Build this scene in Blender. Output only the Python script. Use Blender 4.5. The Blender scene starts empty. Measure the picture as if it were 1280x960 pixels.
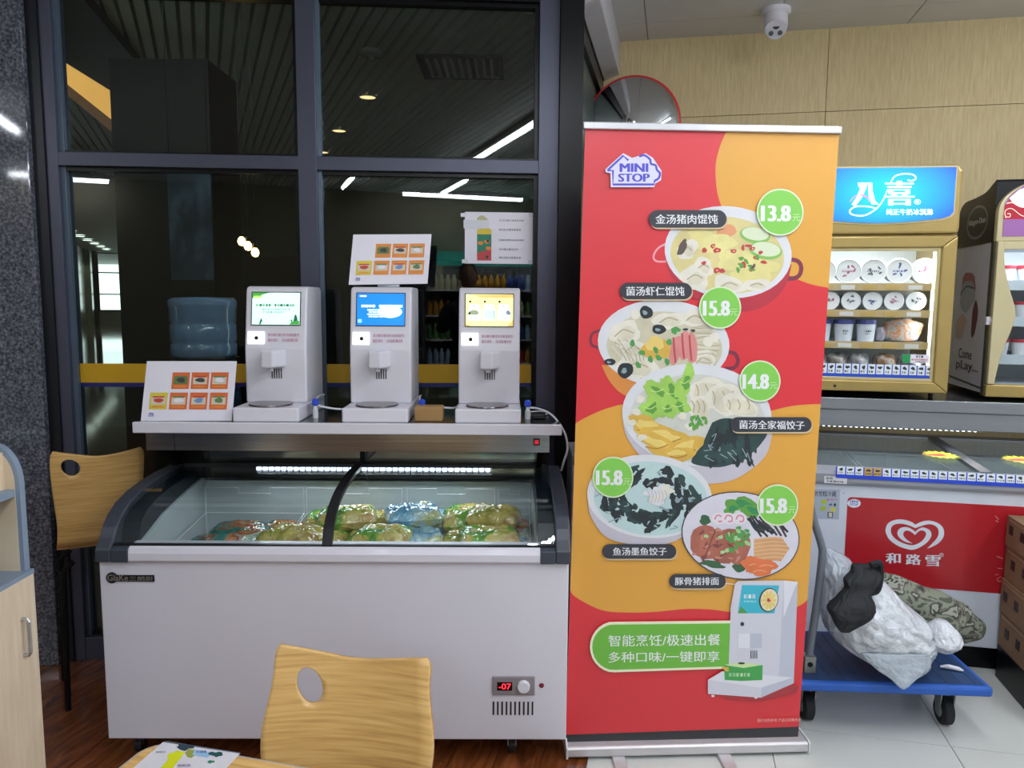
import bpy, math, random
from math import sin, cos, pi, radians, sqrt, atan2
from mathutils import Vector, Matrix, noise
random.seed(7)
SC = bpy.context.scene
COL = SC.collection

# ------------------------------------------------------------------ camera
F_PX, CAM_H = 950.0, 1.53
cam_d = bpy.data.cameras.new('camera'); cam = bpy.data.objects.new('camera', cam_d); COL.objects.link(cam)
CAM_R = Matrix.Rotation(radians(90 - 6.3), 3, 'X') @ Matrix.Rotation(radians(0.43), 3, 'Z')
CAM_C = Vector((0, 0, CAM_H))
cam.matrix_world = Matrix.Translation(CAM_C) @ CAM_R.to_4x4()
cam_d.sensor_width = 36.0; cam_d.lens = 36.0 * F_PX / 1280; cam_d.clip_start = 0.02; cam_d.clip_end = 300
SC.camera = cam

# ------------------------------------------------------------------ world and view
world = bpy.data.worlds.new('world'); SC.world = world; world.use_nodes = True
bgn = world.node_tree.nodes['Background']
bgn.inputs[0].default_value = (0.80, 0.92, 0.90, 1); bgn.inputs[1].default_value = 3.0
SC.view_settings.view_transform = 'Standard'; SC.view_settings.look = 'None'
SC.view_settings.gamma = 1.0; SC.view_settings.exposure = 0.0; SC.view_settings.use_curve_mapping = False
SC.cycles.max_bounces = 8; SC.cycles.diffuse_bounces = 4; SC.cycles.transparent_max_bounces = 16
SC.cycles.sample_clamp_indirect = 4.0
LAMP_W = 18.0           # watts per metre of the linear ceiling lamps
LAMP_COL = (0.88, 0.925, 1.0)

# ------------------------------------------------------------------ frames of reference (real places in the room)
class Frame:
    def __init__(s, x, y, yaw):
        s.o = Vector((x, y, 0)); s.yaw = radians(yaw)
        s.u = Vector((cos(s.yaw), sin(s.yaw), 0)); s.v = Vector((-sin(s.yaw), cos(s.yaw), 0))
    def w(s, u, v, z=0): return s.o + s.u * u + s.v * v + Vector((0, 0, z))
    def loc(s, p): q = p - s.o; return Vector((q.dot(s.u), q.dot(s.v), q.z))
    def at(s, px, py, v=0.0):            # where a measured sight line meets the vertical plane v
        d = CAM_R @ Vector(((px - 640) / F_PX, -(py - 480) / F_PX, -1))
        t = (v - (CAM_C - s.o).dot(s.v)) / d.dot(s.v); return s.loc(CAM_C + d * t)
    def atz(s, px, py, z=0.0):
        d = CAM_R @ Vector(((px - 640) / F_PX, -(py - 480) / F_PX, -1))
        return s.loc(CAM_C + d * ((z - CAM_C.z) / d.z))
WLD = Frame(0, 0, 0)
FZ = Frame(0, 2.36, 0.5)      # display freezer, its front face is v = 0
WN = Frame(0, 3.2, 3.5)       # window wall
ST = Frame(2.0, 3.02, -12)    # right half of the shop, front of the chest freezer is v = 0
BN = Frame(0.604, 2.443, 3)   # roll-up banner
LB = Frame(0, 3.4, 22)        # lobby beyond the glass

# ------------------------------------------------------------------ materials
def lin(h):
    if isinstance(h, str):
        c = [int(h[i:i + 2], 16) / 255 for i in (0, 2, 4)]
    else: c = [x / 255 for x in h]
    return tuple((x / 12.92 if x <= 0.04045 else ((x + 0.055) / 1.055) ** 2.4) for x in c)
_m = {}
def nodes_of(name):
    m = bpy.data.materials.new(name); m.use_nodes = True; nt = m.node_tree
    return m, nt, nt.nodes, nt.links, nt.nodes['Principled BSDF']
def mat(name, col, rough=0.5, metal=0.0, emit=0.0, var=0.05, scale=12.0, stretch=(1, 1, 1), bump=0.0, bscale=60.0, coat=0.0, spec=0.5, trans=0.0, crough=.08, bdist=.004):
    if name in _m: return _m[name]
    m, nt, N, L, P = nodes_of(name); c = lin(col)
    tc = N.new('ShaderNodeTexCoord'); mp = N.new('ShaderNodeMapping'); mp.inputs['Scale'].default_value = stretch
    L.new(tc.outputs['Object'], mp.inputs[0])
    nz = N.new('ShaderNodeTexNoise'); nz.inputs['Scale'].default_value = scale; nz.inputs['Detail'].default_value = 4
    L.new(mp.outputs[0], nz.inputs[0])
    cr = N.new('ShaderNodeValToRGB'); cr.color_ramp.elements[0].position = .3; cr.color_ramp.elements[1].position = .7
    cr.color_ramp.elements[0].color = tuple(x * (1 - var) for x in c) + (1,)
    cr.color_ramp.elements[1].color = tuple(min(1, x * (1 + var)) for x in c) + (1,)
    L.new(nz.outputs[0], cr.inputs[0]); L.new(cr.outputs[0], P.inputs['Base Color'])
    P.inputs['Roughness'].default_value = rough; P.inputs['Metallic'].default_value = metal
    P.inputs['Coat Weight'].default_value = coat; P.inputs['Coat Roughness'].default_value = crough
    P.inputs['Specular IOR Level'].default_value = spec
    P.inputs['Transmission Weight'].default_value = trans
    if emit:
        L.new(cr.outputs[0], P.inputs['Emission Color']); P.inputs['Emission Strength'].default_value = emit
    if bump:
        b = N.new('ShaderNodeBump'); b.inputs['Strength'].default_value = bump; b.inputs['Distance'].default_value = bdist
        n2 = N.new('ShaderNodeTexNoise'); n2.inputs['Scale'].default_value = bscale; n2.inputs['Detail'].default_value = 3
        L.new(mp.outputs[0], n2.inputs[0]); L.new(n2.outputs[0], b.inputs['Height']); L.new(b.outputs[0], P.inputs['Normal'])
    _m[name] = m; return m
def ramp_mat(name, stops, scale=8, stretch=(1, 1, 1), detail=6, rough=.5, metal=0, kind='noise', const=False, bump=0.0, coat=0, distort=0.0, spec=.5):
    if name in _m: return _m[name]
    m, nt, N, L, P = nodes_of(name)
    tc = N.new('ShaderNodeTexCoord'); mp = N.new('ShaderNodeMapping'); mp.inputs['Scale'].default_value = stretch
    L.new(tc.outputs['Object'], mp.inputs[0])
    if kind == 'voronoi':
        nz = N.new('ShaderNodeTexVoronoi'); nz.inputs['Scale'].default_value = scale; out = nz.outputs['Color']
    else:
        nz = N.new('ShaderNodeTexNoise'); nz.inputs['Scale'].default_value = scale; nz.inputs['Detail'].default_value = detail
        nz.inputs['Distortion'].default_value = distort; out = nz.outputs[0]
    L.new(mp.outputs[0], nz.inputs[0]); cr = N.new('ShaderNodeValToRGB'); e = cr.color_ramp.elements
    if const: cr.color_ramp.interpolation = 'CONSTANT'
    while len(e) < len(stops): e.new(.5)
    for k, (p, c) in enumerate(stops): e[k].position = p; e[k].color = lin(c) + (1,)
    L.new(out, cr.inputs[0]); L.new(cr.outputs[0], P.inputs['Base Color'])
    P.inputs['Roughness'].default_value = rough; P.inputs['Metallic'].default_value = metal; P.inputs['Coat Weight'].default_value = coat
    P.inputs['Specular IOR Level'].default_value = spec
    if bump:
        b = N.new('ShaderNodeBump'); b.inputs['Strength'].default_value = bump; b.inputs['Distance'].default_value = .002
        L.new(nz.outputs[0], b.inputs['Height']); L.new(b.outputs[0], P.inputs['Normal'])
    _m[name] = m; return m
def glass(name, tint, refl=0.045, rough=0.0, haze=0.0):
    """thin sheet glass: tinted see-through plus a Schlick reflection, the same from every side"""
    if name in _m: return _m[name]
    m = bpy.data.materials.new(name); m.use_nodes = True; nt = m.node_tree; N = nt.nodes; L = nt.links; N.clear()
    out = N.new('ShaderNodeOutputMaterial'); tr = N.new('ShaderNodeBsdfTransparent'); gl = N.new('ShaderNodeBsdfGlossy')
    tr.inputs[0].default_value = tint + (1,); gl.inputs[0].default_value = (1, 1, 1, 1); gl.inputs['Roughness'].default_value = rough
    g = N.new('ShaderNodeNewGeometry'); dt = N.new('ShaderNodeVectorMath'); dt.operation = 'DOT_PRODUCT'
    L.new(g.outputs['Normal'], dt.inputs[0]); L.new(g.outputs['Incoming'], dt.inputs[1])
    def mth(op, a, b=None):
        n = N.new('ShaderNodeMath'); n.operation = op
        for i, x in enumerate((a, b)):
            if x is None: continue
            if isinstance(x, (int, float)): n.inputs[i].default_value = x
            else: L.new(x, n.inputs[i])
        return n.outputs[0]
    k = mth('POWER', mth('SUBTRACT', 1.0, mth('ABSOLUTE', dt.outputs['Value'])), 5.0)
    fac = mth('ADD', mth('MULTIPLY', k, 1 - refl), refl)
    mx = N.new('ShaderNodeMixShader'); L.new(fac, mx.inputs[0]); L.new(tr.outputs[0], mx.inputs[1]); L.new(gl.outputs[0], mx.inputs[2])
    last = mx.outputs[0]
    if haze:
        df = N.new('ShaderNodeBsdfDiffuse'); df.inputs[0].default_value = (.8, .84, .86, 1)
        nz = N.new('ShaderNodeTexNoise'); nz.inputs['Scale'].default_value = 6; nz.inputs['Detail'].default_value = 5
        m2 = N.new('ShaderNodeMixShader'); L.new(mth('MULTIPLY', nz.outputs[0], haze), m2.inputs[0]); L.new(last, m2.inputs[1]); L.new(df.outputs[0], m2.inputs[2]); last = m2.outputs[0]
    L.new(last, out.inputs[0]); _m[name] = m; return m

def granite_mat():
    m, nt, N, L, P = nodes_of('dark granite')
    tc = N.new('ShaderNodeTexCoord')
    a = N.new('ShaderNodeTexNoise'); a.inputs['Scale'].default_value = 95; a.inputs['Detail'].default_value = 5; L.new(tc.outputs['Object'], a.inputs[0])
    r = N.new('ShaderNodeValToRGB'); e = r.color_ramp.elements
    e[0].position = .30; e[0].color = lin('30323a') + (1,); e[1].position = .74; e[1].color = lin('868a94') + (1,)
    x = e.new(.5); x.color = lin('575b66') + (1,)
    L.new(a.outputs[0], r.inputs[0]); L.new(r.outputs[0], P.inputs['Base Color']); P.inputs['Roughness'].default_value = .05
    return m
def wallpaper_mat():
    m, nt, N, L, P = nodes_of('beige wallpaper')
    tc = N.new('ShaderNodeTexCoord'); mp = N.new('ShaderNodeMapping'); mp.inputs['Scale'].default_value = (150, 150, 12)
    L.new(tc.outputs['Object'], mp.inputs[0])
    a = N.new('ShaderNodeTexNoise'); a.inputs['Scale'].default_value = 1; a.inputs['Detail'].default_value = 3; L.new(mp.outputs[0], a.inputs[0])
    r = N.new('ShaderNodeValToRGB'); e = r.color_ramp.elements
    e[0].position = .3; e[0].color = lin('c6b285') + (1,); e[1].position = .7; e[1].color = lin('d8c596') + (1,)
    L.new(a.outputs[0], r.inputs[0]); L.new(r.outputs[0], P.inputs['Base Color']); P.inputs['Roughness'].default_value = .6
    b = N.new('ShaderNodeBump'); b.inputs['Strength'].default_value = .25; b.inputs['Distance'].default_value = .002
    L.new(a.outputs[0], b.inputs['Height']); L.new(b.outputs[0], P.inputs['Normal']); return m
def gradient_mat(name, c_mid, c_edge, centre, radii, emit):
    """a printed backlit sign whose ink runs from one colour in the middle to another at the edge"""
    m, nt, N, L, P = nodes_of(name)
    tc = N.new('ShaderNodeTexCoord'); mp = N.new('ShaderNodeMapping'); mp.vector_type = 'TEXTURE'
    mp.inputs['Location'].default_value = centre; mp.inputs['Scale'].default_value = radii
    L.new(tc.outputs['Object'], mp.inputs[0]); g = N.new('ShaderNodeTexGradient'); g.gradient_type = 'SPHERICAL'; L.new(mp.outputs[0], g.inputs[0])
    r = N.new('ShaderNodeValToRGB'); e = r.color_ramp.elements
    e[0].position = .02; e[0].color = lin(c_edge) + (1,); e[1].position = .75; e[1].color = lin(c_mid) + (1,)
    L.new(g.outputs[0], r.inputs[0]); L.new(r.outputs[0], P.inputs['Base Color']); L.new(r.outputs[0], P.inputs['Emission Color'])
    P.inputs['Emission Strength'].default_value = emit; P.inputs['Roughness'].default_value = .3; _m[name] = m; return m

OAK = ramp_mat('oak ply veneer', [(.25, 'b48a4e'), (.5, 'd0a663'), (.75, 'deb878')], scale=5, stretch=(1.2, 1, 26), detail=5, rough=.38, bump=.08, coat=.2)
OAKT = ramp_mat('oak table veneer', [(.25, 'a98148'), (.5, 'cda261'), (.75, 'dcb677')], scale=5, stretch=(1.2, 26, 1), detail=5, rough=.35, coat=.2)
MAPLE = ramp_mat('pale maple board', [(.3, 'cdb99c'), (.6, 'd8c6ab'), (.8, 'e0d0b6')], scale=4, stretch=(1, 14, 1.5), detail=5, rough=.45)
EDGEB = mat('blue grey edging', '7f8fa2', .4)
PLANK = ramp_mat('red brown plank', [(.2, '3a1a0c'), (.45, '6d3a1c'), (.62, '8a4d28'), (.85, '9c5d33')], scale=3.2, stretch=(9, 1.3, 1), detail=6, rough=.24, distort=1.4, coat=.25)
TILE = mat('pale floor tile', 'c9cbc6', .16, var=.025, scale=3, coat=.2)
GROUT = mat('floor grout', '4d4a45', .8)
CEIL = mat('ceiling board', 'd2d2d0', .7, var=.02)
CEILJ = mat('ceiling joint', '6f6f6d', .8)
SLATE = mat('slate window aluminium', '4a4d5e', .36, metal=.35, var=.03)
BLACKM = mat('black metal', '090a0d', .3, var=.02, spec=.25)
BLACKP = mat('black plastic', '15161a', .45)
DGREY = mat('dark grey plastic', '3a3f4a', .42, var=.03)
WHITE = mat('white enamel', 'd9d6e0', .28, var=.012, scale=3, coat=.15)
WHITEP = mat('white plastic', 'dddbe4', .32, var=.01)
WHITEI = mat('white interior liner', 'cdd6dc', .45)
STEEL = ramp_mat('brushed steel', [(.2, '8d9094'), (.8, 'bfc1c4')], scale=3, stretch=(.6, 1, 60), rough=.2, metal=1)
STEELD = ramp_mat('dark steel counter', [(.2, '55585d'), (.8, '7c8086')], scale=4, stretch=(1, 20, 1), rough=.16, metal=1)
GRANITE = granite_mat(); PAPERW = wallpaper_mat()
WGLASS = glass('window glass', (.78, .84, .82), .031)
FGLASS = glass('freezer glass', (.93, .96, .96), .035)
DGLASS = glass('display door glass', (.97, .98, .98), .02)
PAPER = mat('white paper', 'e6e4ee', .6, var=.01)

# ------------------------------------------------------------------ mesh building
class MB:
    def __init__(s): s.v = []; s.f = []; s.m = []; s.mats = []
    def mi(s, m):
        if m not in s.mats: s.mats.append(m)
        return s.mats.index(m)
    def add(s, vs, fs, m):
        b = len(s.v); k = s.mi(m); s.v += [tuple(x) for x in vs]
        for f in fs: s.f.append(tuple(b + i for i in f)); s.m.append(k)
        return s
    def box(s, u0, u1, v0, v1, z0, z1, m):
        P = [(u, v, z) for z in (z0, z1) for v in (v0, v1) for u in (u0, u1)]
        return s.add(P, [(0, 2, 3, 1), (4, 5, 7, 6), (0, 1, 5, 4), (2, 6, 7, 3), (0, 4, 6, 2), (1, 3, 7, 5)], m)
    def prism(s, poly, axis, a, b, m):
        """poly in the two other axes (in u,v,z order), extruded along axis from a to b"""
        def mk(p, t):
            if axis == 'u': return (t, p[0], p[1])
            if axis == 'v': return (p[0], t, p[1])
            return (p[0], p[1], t)
        n = len(poly); V = [mk(p, a) for p in poly] + [mk(p, b) for p in poly]
        ar = sum(poly[i][0] * poly[(i + 1) % n][1] - poly[(i + 1) % n][0] * poly[i][1] for i in range(n))
        flip = (ar > 0) ^ (axis == 'v') ^ (b < a)
        F = [tuple(range(n - 1, -1, -1)), tuple(range(n, 2 * n))] + [(i, (i + 1) % n, n + (i + 1) % n, n + i) for i in range(n)]
        if not flip: F = [tuple(reversed(f)) for f in F]
        return s.add(V, F, m)
    def tube(s, pts, r, m, n=8, closed=False, cap=True):
        pts = [Vector(p) for p in pts]; R = r if isinstance(r, (list, tuple)) else [r] * len(pts); rings = []; up = None
        for i, p in enumerate(pts):
            a = pts[i - 1] if (i > 0 or closed) else p; b = pts[(i + 1) % len(pts)] if (i < len(pts) - 1 or closed) else p
            t = (b - a).normalized()
            if up is None: up = Vector((0, 0, 1)) if abs(t.z) < .9 else Vector((1, 0, 0))
            x = t.cross(up).normalized(); y = x.cross(t).normalized(); up = y
            rings.append([p + (x * cos(2 * pi * k / n) + y * sin(2 * pi * k / n)) * R[i] for k in range(n)])
        V = [q for g in rings for q in g]; F = []
        for i in range(len(pts) - (0 if closed else 1)):
            j = (i + 1) % len(pts)
            for k in range(n): F.append((i * n + k, i * n + (k + 1) % n, j * n + (k + 1) % n, j * n + k))
        if cap and not closed: F += [tuple(range(n - 1, -1, -1)), tuple((len(pts) - 1) * n + k for k in range(n))]
        return s.add(V, [tuple(reversed(f)) for f in F], m)
    def lathe(s, prof, c, m, n=24, axis='z', arc=2 * pi, caps=True):
        """prof = [(radius, height)...] turned about an axis through c"""
        V = []; F = []
        for (r, h) in prof:
            for k in range(n):
                a = arc * k / n; x, y = r * cos(a), r * sin(a)
                V.append({'z': (c[0] + x, c[1] + y, c[2] + h), 'v': (c[0] + x, c[1] + h, c[2] + y), 'u': (c[0] + h, c[1] + x, c[2] + y)}[axis])
        for i in range(len(prof) - 1):
            for k in range(n):
                f = (i * n + k, i * n + (k + 1) % n, (i + 1) * n + (k + 1) % n, (i + 1) * n + k)
                F.append(tuple(reversed(f)) if axis == 'v' else f)
        return s.add(V, F + ([tuple(range(n)), tuple((len(prof) - 1) * n + k for k in range(n))] if caps else []), m)
    def grid(s, fn, nu, nv, m, closed_u=False):
        V = [fn(i / (nu if closed_u else nu - 1), j / (nv - 1)) for j in range(nv) for i in range(nu)]
        F = [(j * nu + i, j * nu + (i + 1) % nu, (j + 1) * nu + (i + 1) % nu, (j + 1) * nu + i) for j in range(nv - 1) for i in range(nu if closed_u else nu - 1)]
        return s.add(V, F, m)

def mesh_of(name, mb, off=(0, 0, 0), smooth=False, mats=None):
    me = bpy.data.meshes.new(name); o = Vector(off)
    me.from_pydata([Vector(v) - o for v in mb.v], [], mb.f); me.update()
    for m in mb.mats: me.materials.append(m)
    for p, k in zip(me.polygons, mb.m): p.material_index = k; p.use_smooth = smooth
    return me
def fin(o, bevel, sub, solid, smooth):
    if solid: md = o.modifiers.new('thickness', 'SOLIDIFY'); md.thickness = solid; md.offset = 0
    if bevel: md = o.modifiers.new('bevel', 'BEVEL'); md.width = bevel; md.segments = 2; md.limit_method = 'ANGLE'; md.angle_limit = radians(35)
    if sub: md = o.modifiers.new('subdiv', 'SUBSURF'); md.levels = md.render_levels = sub
def tag(o, label=None, cat=None, group=None, kind=None):
    if label: o['label'] = label
    if cat: o['category'] = cat
    if group: o['group'] = group
    if kind: o['kind'] = kind
    return o
class Thing:
    def __init__(s, name, label, cat, frame, at, group=None, rot=0.0):
        s.fr = frame; s.at = Vector(at); s.o = bpy.data.objects.new(name, None); COL.objects.link(s.o)
        s.o.location = frame.w(*at); s.o.rotation_euler.z = frame.yaw + rot; s.o.empty_display_size = .05
        tag(s.o, label, cat, group)
    def part(s, name, mb, parent=None, label=None, kind=None, bevel=0, smooth=False, sub=0, solid=0):
        o = bpy.data.objects.new(name, mesh_of(name, mb, s.at, smooth)); COL.objects.link(o); o.parent = parent or s.o
        tag(o, label, kind=kind); fin(o, bevel, sub, solid, smooth); return o
def single(name, mb, frame, at=(0, 0, 0), label=None, cat=None, group=None, kind=None, bevel=0, smooth=False, sub=0, solid=0):
    o = bpy.data.objects.new(name, mesh_of(name, mb, at, smooth)); COL.objects.link(o)
    o.location = frame.w(*at); o.rotation_euler.z = frame.yaw; tag(o, label, cat, group, kind); fin(o, bevel, sub, solid, smooth); return o
def copy_tree(o, parent=None):
    c = o.copy(); COL.objects.link(c)
    if parent: c.parent = parent
    for ch in list(o.children): copy_tree(ch, c)
    return c

# ------------------------------------------------------------------ flat print: inks laid on a surface
_txt = {}
def text_mesh(s, bold):
    k = (s, bold)
    if k not in _txt:
        c = bpy.data.curves.new('t', 'FONT'); c.body = s; c.size = 1; c.offset = bold; c.resolution_u = 3
        o = bpy.data.objects.new('t', c); COL.objects.link(o); dg = bpy.context.evaluated_depsgraph_get(); dg.update()
        me = o.evaluated_get(dg).to_mesh(); V = [(v.co.x, v.co.y) for v in me.vertices]; Fc = [tuple(p.vertices) for p in me.polygons]
        o.evaluated_get(dg).to_mesh_clear(); bpy.data.objects.remove(o); bpy.data.curves.remove(c)
        xs = [v[0] for v in V]; ys = [v[1] for v in V]
        _txt[k] = (V, Fc, min(xs), max(xs), min(ys), max(ys))
    return _txt[k]
class Print:
    """inks: polygons in picture-like coordinates carried onto a surface by fn(x, y) -> (u, v, z)"""
    def __init__(s, fn, out=(0, -1, 0), step=3e-5): s.fn = fn; s.mb = MB(); s.k = 0; s.out = Vector(out); s.step = step
    def lay(s, pts, faces, m):
        s.k += 1; o = s.out * (s.k * s.step)
        V = [Vector(s.fn(*p)) + o for p in pts]
        F = []
        for f in faces:
            n = Vector((0, 0, 0)); q = [V[i] for i in f]
            for i in range(len(q)): n += q[i].cross(q[(i + 1) % len(q)])
            F.append(f if n.dot(s.out) > 0 else tuple(reversed(f)))
        s.mb.add(V, F, m)
    def poly(s, pts, m): s.lay(pts, [tuple(range(len(pts)))], m)
    def rect(s, x0, y0, x1, y1, m): s.poly([(x0, y0), (x1, y0), (x1, y1), (x0, y1)], m)
    def rrect(s, x0, y0, x1, y1, r, m, n=6):
        P = []
        for cx, cy, a0 in ((x1 - r, y0 + r, -pi / 2), (x1 - r, y1 - r, 0), (x0 + r, y1 - r, pi / 2), (x0 + r, y0 + r, pi)):
            P += [(cx + r * cos(a0 + pi / 2 * k / n), cy + r * sin(a0 + pi / 2 * k / n)) for k in range(n + 1)]
        s.poly(P, m)
    def ell(s, cx, cy, rx, ry, m, rot=0, n=40):
        c, t = cos(radians(rot)), sin(radians(rot))
        s.poly([(cx + rx * cos(a) * c - ry * sin(a) * t, cy + rx * cos(a) * t + ry * sin(a) * c) for a in [2 * pi * k / n for k in range(n)]], m)
    def blob(s, cx, cy, rx, ry, m, rot=0, irr=.2, n=16, seed=None):
        rd = random.Random(seed if seed is not None else int(cx * 13 + cy * 7)); c, t = cos(radians(rot)), sin(radians(rot)); P = []
        ph = [rd.random() * 6.28 for _ in range(3)]
        for k in range(n):
            a = 2 * pi * k / n; q = 1 + irr * (.5 * sin(2 * a + ph[0]) + .35 * sin(3 * a + ph[1]) + .3 * sin(5 * a + ph[2]))
            x, y = rx * q * cos(a), ry * q * sin(a); P.append((cx + x * c - y * t, cy + x * t + y * c))
        s.poly(P, m)
    def line(s, pts, w, m):
        L = []; R = []
        W = w if isinstance(w, (list, tuple)) else [w] * len(pts)
        for i, p in enumerate(pts):
            a = pts[max(0, i - 1)]; b = pts[min(len(pts) - 1, i + 1)]; dx, dy = b[0] - a[0], b[1] - a[1]; q = sqrt(dx * dx + dy * dy) or 1
            L.append((p[0] - dy / q * W[i] / 2, p[1] + dx / q * W[i] / 2)); R.append((p[0] + dy / q * W[i] / 2, p[1] - dx / q * W[i] / 2))
        n = len(pts); s.lay(L + R, [(i, i + 1, n + i + 1, n + i) for i in range(n - 1)], m)
    def text(s, t, x0, y0, x1, y1, m, bold=0.0, skew=0.0):
        V, Fc, a, b, c, d = text_mesh(t, 0.0)
        for sh in ((0,) if bold <= 0 else (-bold, bold, 0) if bold < .02 else (-bold, -bold / 2, bold / 2, bold)):
            s.lay([(x0 + (x + sh - a + bold) / (b - a + 2 * bold) * (x1 - x0), y1 + (y - c) / (d - c) * (y0 - y1) + skew * (x - a) / (b - a)) for x, y in V], Fc, m)
    def squiggle(s, x0, y0, x1, y1, m, seed=1, gap=.25):
        """a row of small print too fine to read"""
        rd = random.Random(seed); h = abs(y1 - y0); x = x0
        while x < x1 - h * .6:
            w = h * (.75 + .15 * rd.random())
            for k in range(3): s.rect(x, y0 + (y1 - y0) * (k * .38), x + w, y0 + (y1 - y0) * (k * .38 + .16), m)
            s.rect(x + w * rd.choice((.1, .45, .75)), y0, x + w * rd.choice((.3, .62, .95)), y1, m)
            x += w + h * gap
def spline(P, n=8, closed=False):
    out = []; L = len(P)
    for i in range(L if closed else L - 1):
        p0, p1, p2, p3 = (P[(i - 1) % L] if closed or i > 0 else P[0]), P[i], P[(i + 1) % L], (P[(i + 2) % L] if closed or i + 2 < L else P[-1])
        for k in range(n):
            t = k / n; out.append(tuple(.5 * (2 * b + (c - a) * t + (2 * a - 5 * b + 4 * c - d) * t * t + (3 * b - 3 * c + d - a) * t ** 3) for a, b, c, d in zip(p0, p1, p2, p3)))
    if not closed: out.append(tuple(P[-1]))
    return out

# ================================================================== THE SETTING
def clip(poly, f):
    out = []
    for i in range(len(poly)):
        a, b = poly[i], poly[(i + 1) % len(poly)]; fa, fb = f(a), f(b)
        if fa >= 0: out.append(a)
        if (fa >= 0) != (fb >= 0):
            t = fa / (fa - fb); out.append((a[0] + (b[0] - a[0]) * t, a[1] + (b[1] - a[1]) * t))
    return out
def win_side(p, margin=0.0):       # >0 on the shop side of the window wall, p in ST coordinates
    w = ST.w(p[0], p[1]); return -(WN.loc(w).y) - margin
U0, U1, VB, VF = -5.6, 2.25, 0.87, -7.2      # room in ST coordinates
UR = -1.74                                    # the glazed return between window wall and back wall
# floor ------------------------------------------------------------
fb = MB()
base_poly = [(U0, VF), (U1, VF), (U1, VB), (UR, VB), (UR, -.16)]
pts = [(U0, VF), (U1, VF), (U1, VB + .1), (UR - .02, VB + .1)]
q = ST.loc(WN.w(.30, 0.05)); pts.append((UR - .02, q.y)); q2 = ST.loc(WN.w(-4.2, .05)); pts.append((q2.x, q2.y)); pts.append((U0, q2.y - .2))
fb.prism(pts, 'z', -.10, -.012, GROUT)
floor = tag(single('floor', fb, ST), kind='structure')
TP = .612; BU = -1.569
def tile_obj(name, poly, z0, z1, m, parent, frame=ST, bev=0):
    if len(poly) < 3: return
    ar = sum(poly[i][0] * poly[(i + 1) % len(poly)][1] - poly[(i + 1) % len(poly)][0] * poly[i][1] for i in range(len(poly)))
    if abs(ar) < 2e-3: return
    b = MB(); b.prism(poly, 'z', z0, z1, m); o = bpy.data.objects.new(name, mesh_of(name, b)); COL.objects.link(o); o.parent = parent
    return o
def grid_tiles(name, u0, v0, pu, pv, gap, ua, ub, va, vb, z0, z1, m, parent, clips=()):
    shared = {}
    i0 = math.floor((ua - u0) / pu) - 1; i1 = math.floor((ub - u0) / pu) + 1; j0 = math.floor((va - v0) / pv) - 1; j1 = math.floor((vb - v0) / pv) + 1
    for i in range(i0, i1 + 1):
        for j in range(j0, j1 + 1):
            a, b = u0 + i * pu, v0 + j * pv
            full = [(a + gap, b + gap), (a + pu - gap, b + gap), (a + pu - gap, b + pv - gap), (a + gap, b + pv - gap)]
            p = clip(full, lambda q: q[0] - ua - gap); p = clip(p, lambda q: ub - gap - q[0]) if p else p
            if p: p = clip(p, lambda q: q[1] - va)
            if p: p = clip(p, lambda q: vb - q[1])
            for c in clips:
                if p: p = clip(p, c)
            if not p: continue
            if len(p) == 4 and all((Vector(x) - Vector(y)).length < 1e-6 for x, y in zip(p, full)):
                if 'me' not in shared:
                    mb = MB(); mb.prism([(gap, gap), (pu - gap, gap), (pu - gap, pv - gap), (gap, pv - gap)], 'z', z0, z1, m); shared['me'] = mesh_of(name, mb)
                o = bpy.data.objects.new(name, shared['me']); COL.objects.link(o); o.parent = parent; o.location = (a, b, 0)
            else: tile_obj(name, p, z0, z1, m, parent)
grid_tiles('tile', -.345, -.618, TP, TP, .0013, BU, U1, -4.6, VB, -.012, 0, TILE, floor)
wood_base = MB(); wood_base.prism([(BU, -4.6), (U1, -4.6), (U1, VF), (BU, VF)], 'z', -.012, 0, TILE); single('floor_strip', wood_base, ST, kind='structure')
# wooden planks, laid along the depth of the room
pk = {}
for i in range(24):
    a = BU - .1505 * (i + 1)
    for j in range(7):
        b = .9 * j - 4.9 + (.37 * i) % .9
        full = [(a + .0012, b + .001), (a + .1493, b + .001), (a + .1493, b + .899), (a + .0012, b + .899)]
        p = clip(full, lambda q: win_side(q, -.02)); p = clip(p, lambda q: VB - q[1]) if p else p
        if not p: continue
        if len(p) == 4 and abs(p[2][1] - full[2][1]) < 1e-6 and abs(p[0][1] - full[0][1]) < 1e-6:
            if 'm' not in pk:
                mb = MB(); mb.prism([(0, 0), (.1481, 0), (.1481, .898), (0, .898)], 'z', -.012, 0, PLANK); pk['m'] = mesh_of('plank', mb)
            # each plank gets its own stretch of grain through its own mesh origin
            me = pk['m']; o = bpy.data.objects.new('plank', me); COL.objects.link(o); o.parent = floor; o.location = (a + .0012, b + .001, 0)
            if (i + j) % 2: o.rotation_euler.z = pi; o.location = (a + .1493, b + .899, 0)
        else: tile_obj('plank', p, -.012, 0, PLANK, floor)
far_base = MB(); far_base.prism([(BU, VF), (BU - .1505 * 24, VF), (BU - .1505 * 24, -4.9), (BU, -4.9)], 'z', -.012, -.002, PLANK); single('floor_strip', far_base, ST, kind='structure')
# ceiling ----------------------------------------------------------
CZ = 2.9
cb = MB(); cb.prism(pts, 'z', CZ + .012, CZ + .12, CEILJ); ceiling = single('ceiling', cb, ST, kind='structure')
grid_tiles('ceiling_tile', -.25, .62, .63, .63, .002, UR, U1, VF, VB, CZ, CZ + .012, CEIL, ceiling)
grid_tiles('ceiling_tile', -.25, .62, .63, .63, .002, U0, UR, VF, VB, CZ, CZ + .012, CEIL, ceiling, clips=(lambda q: win_side(q, .01),))
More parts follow.
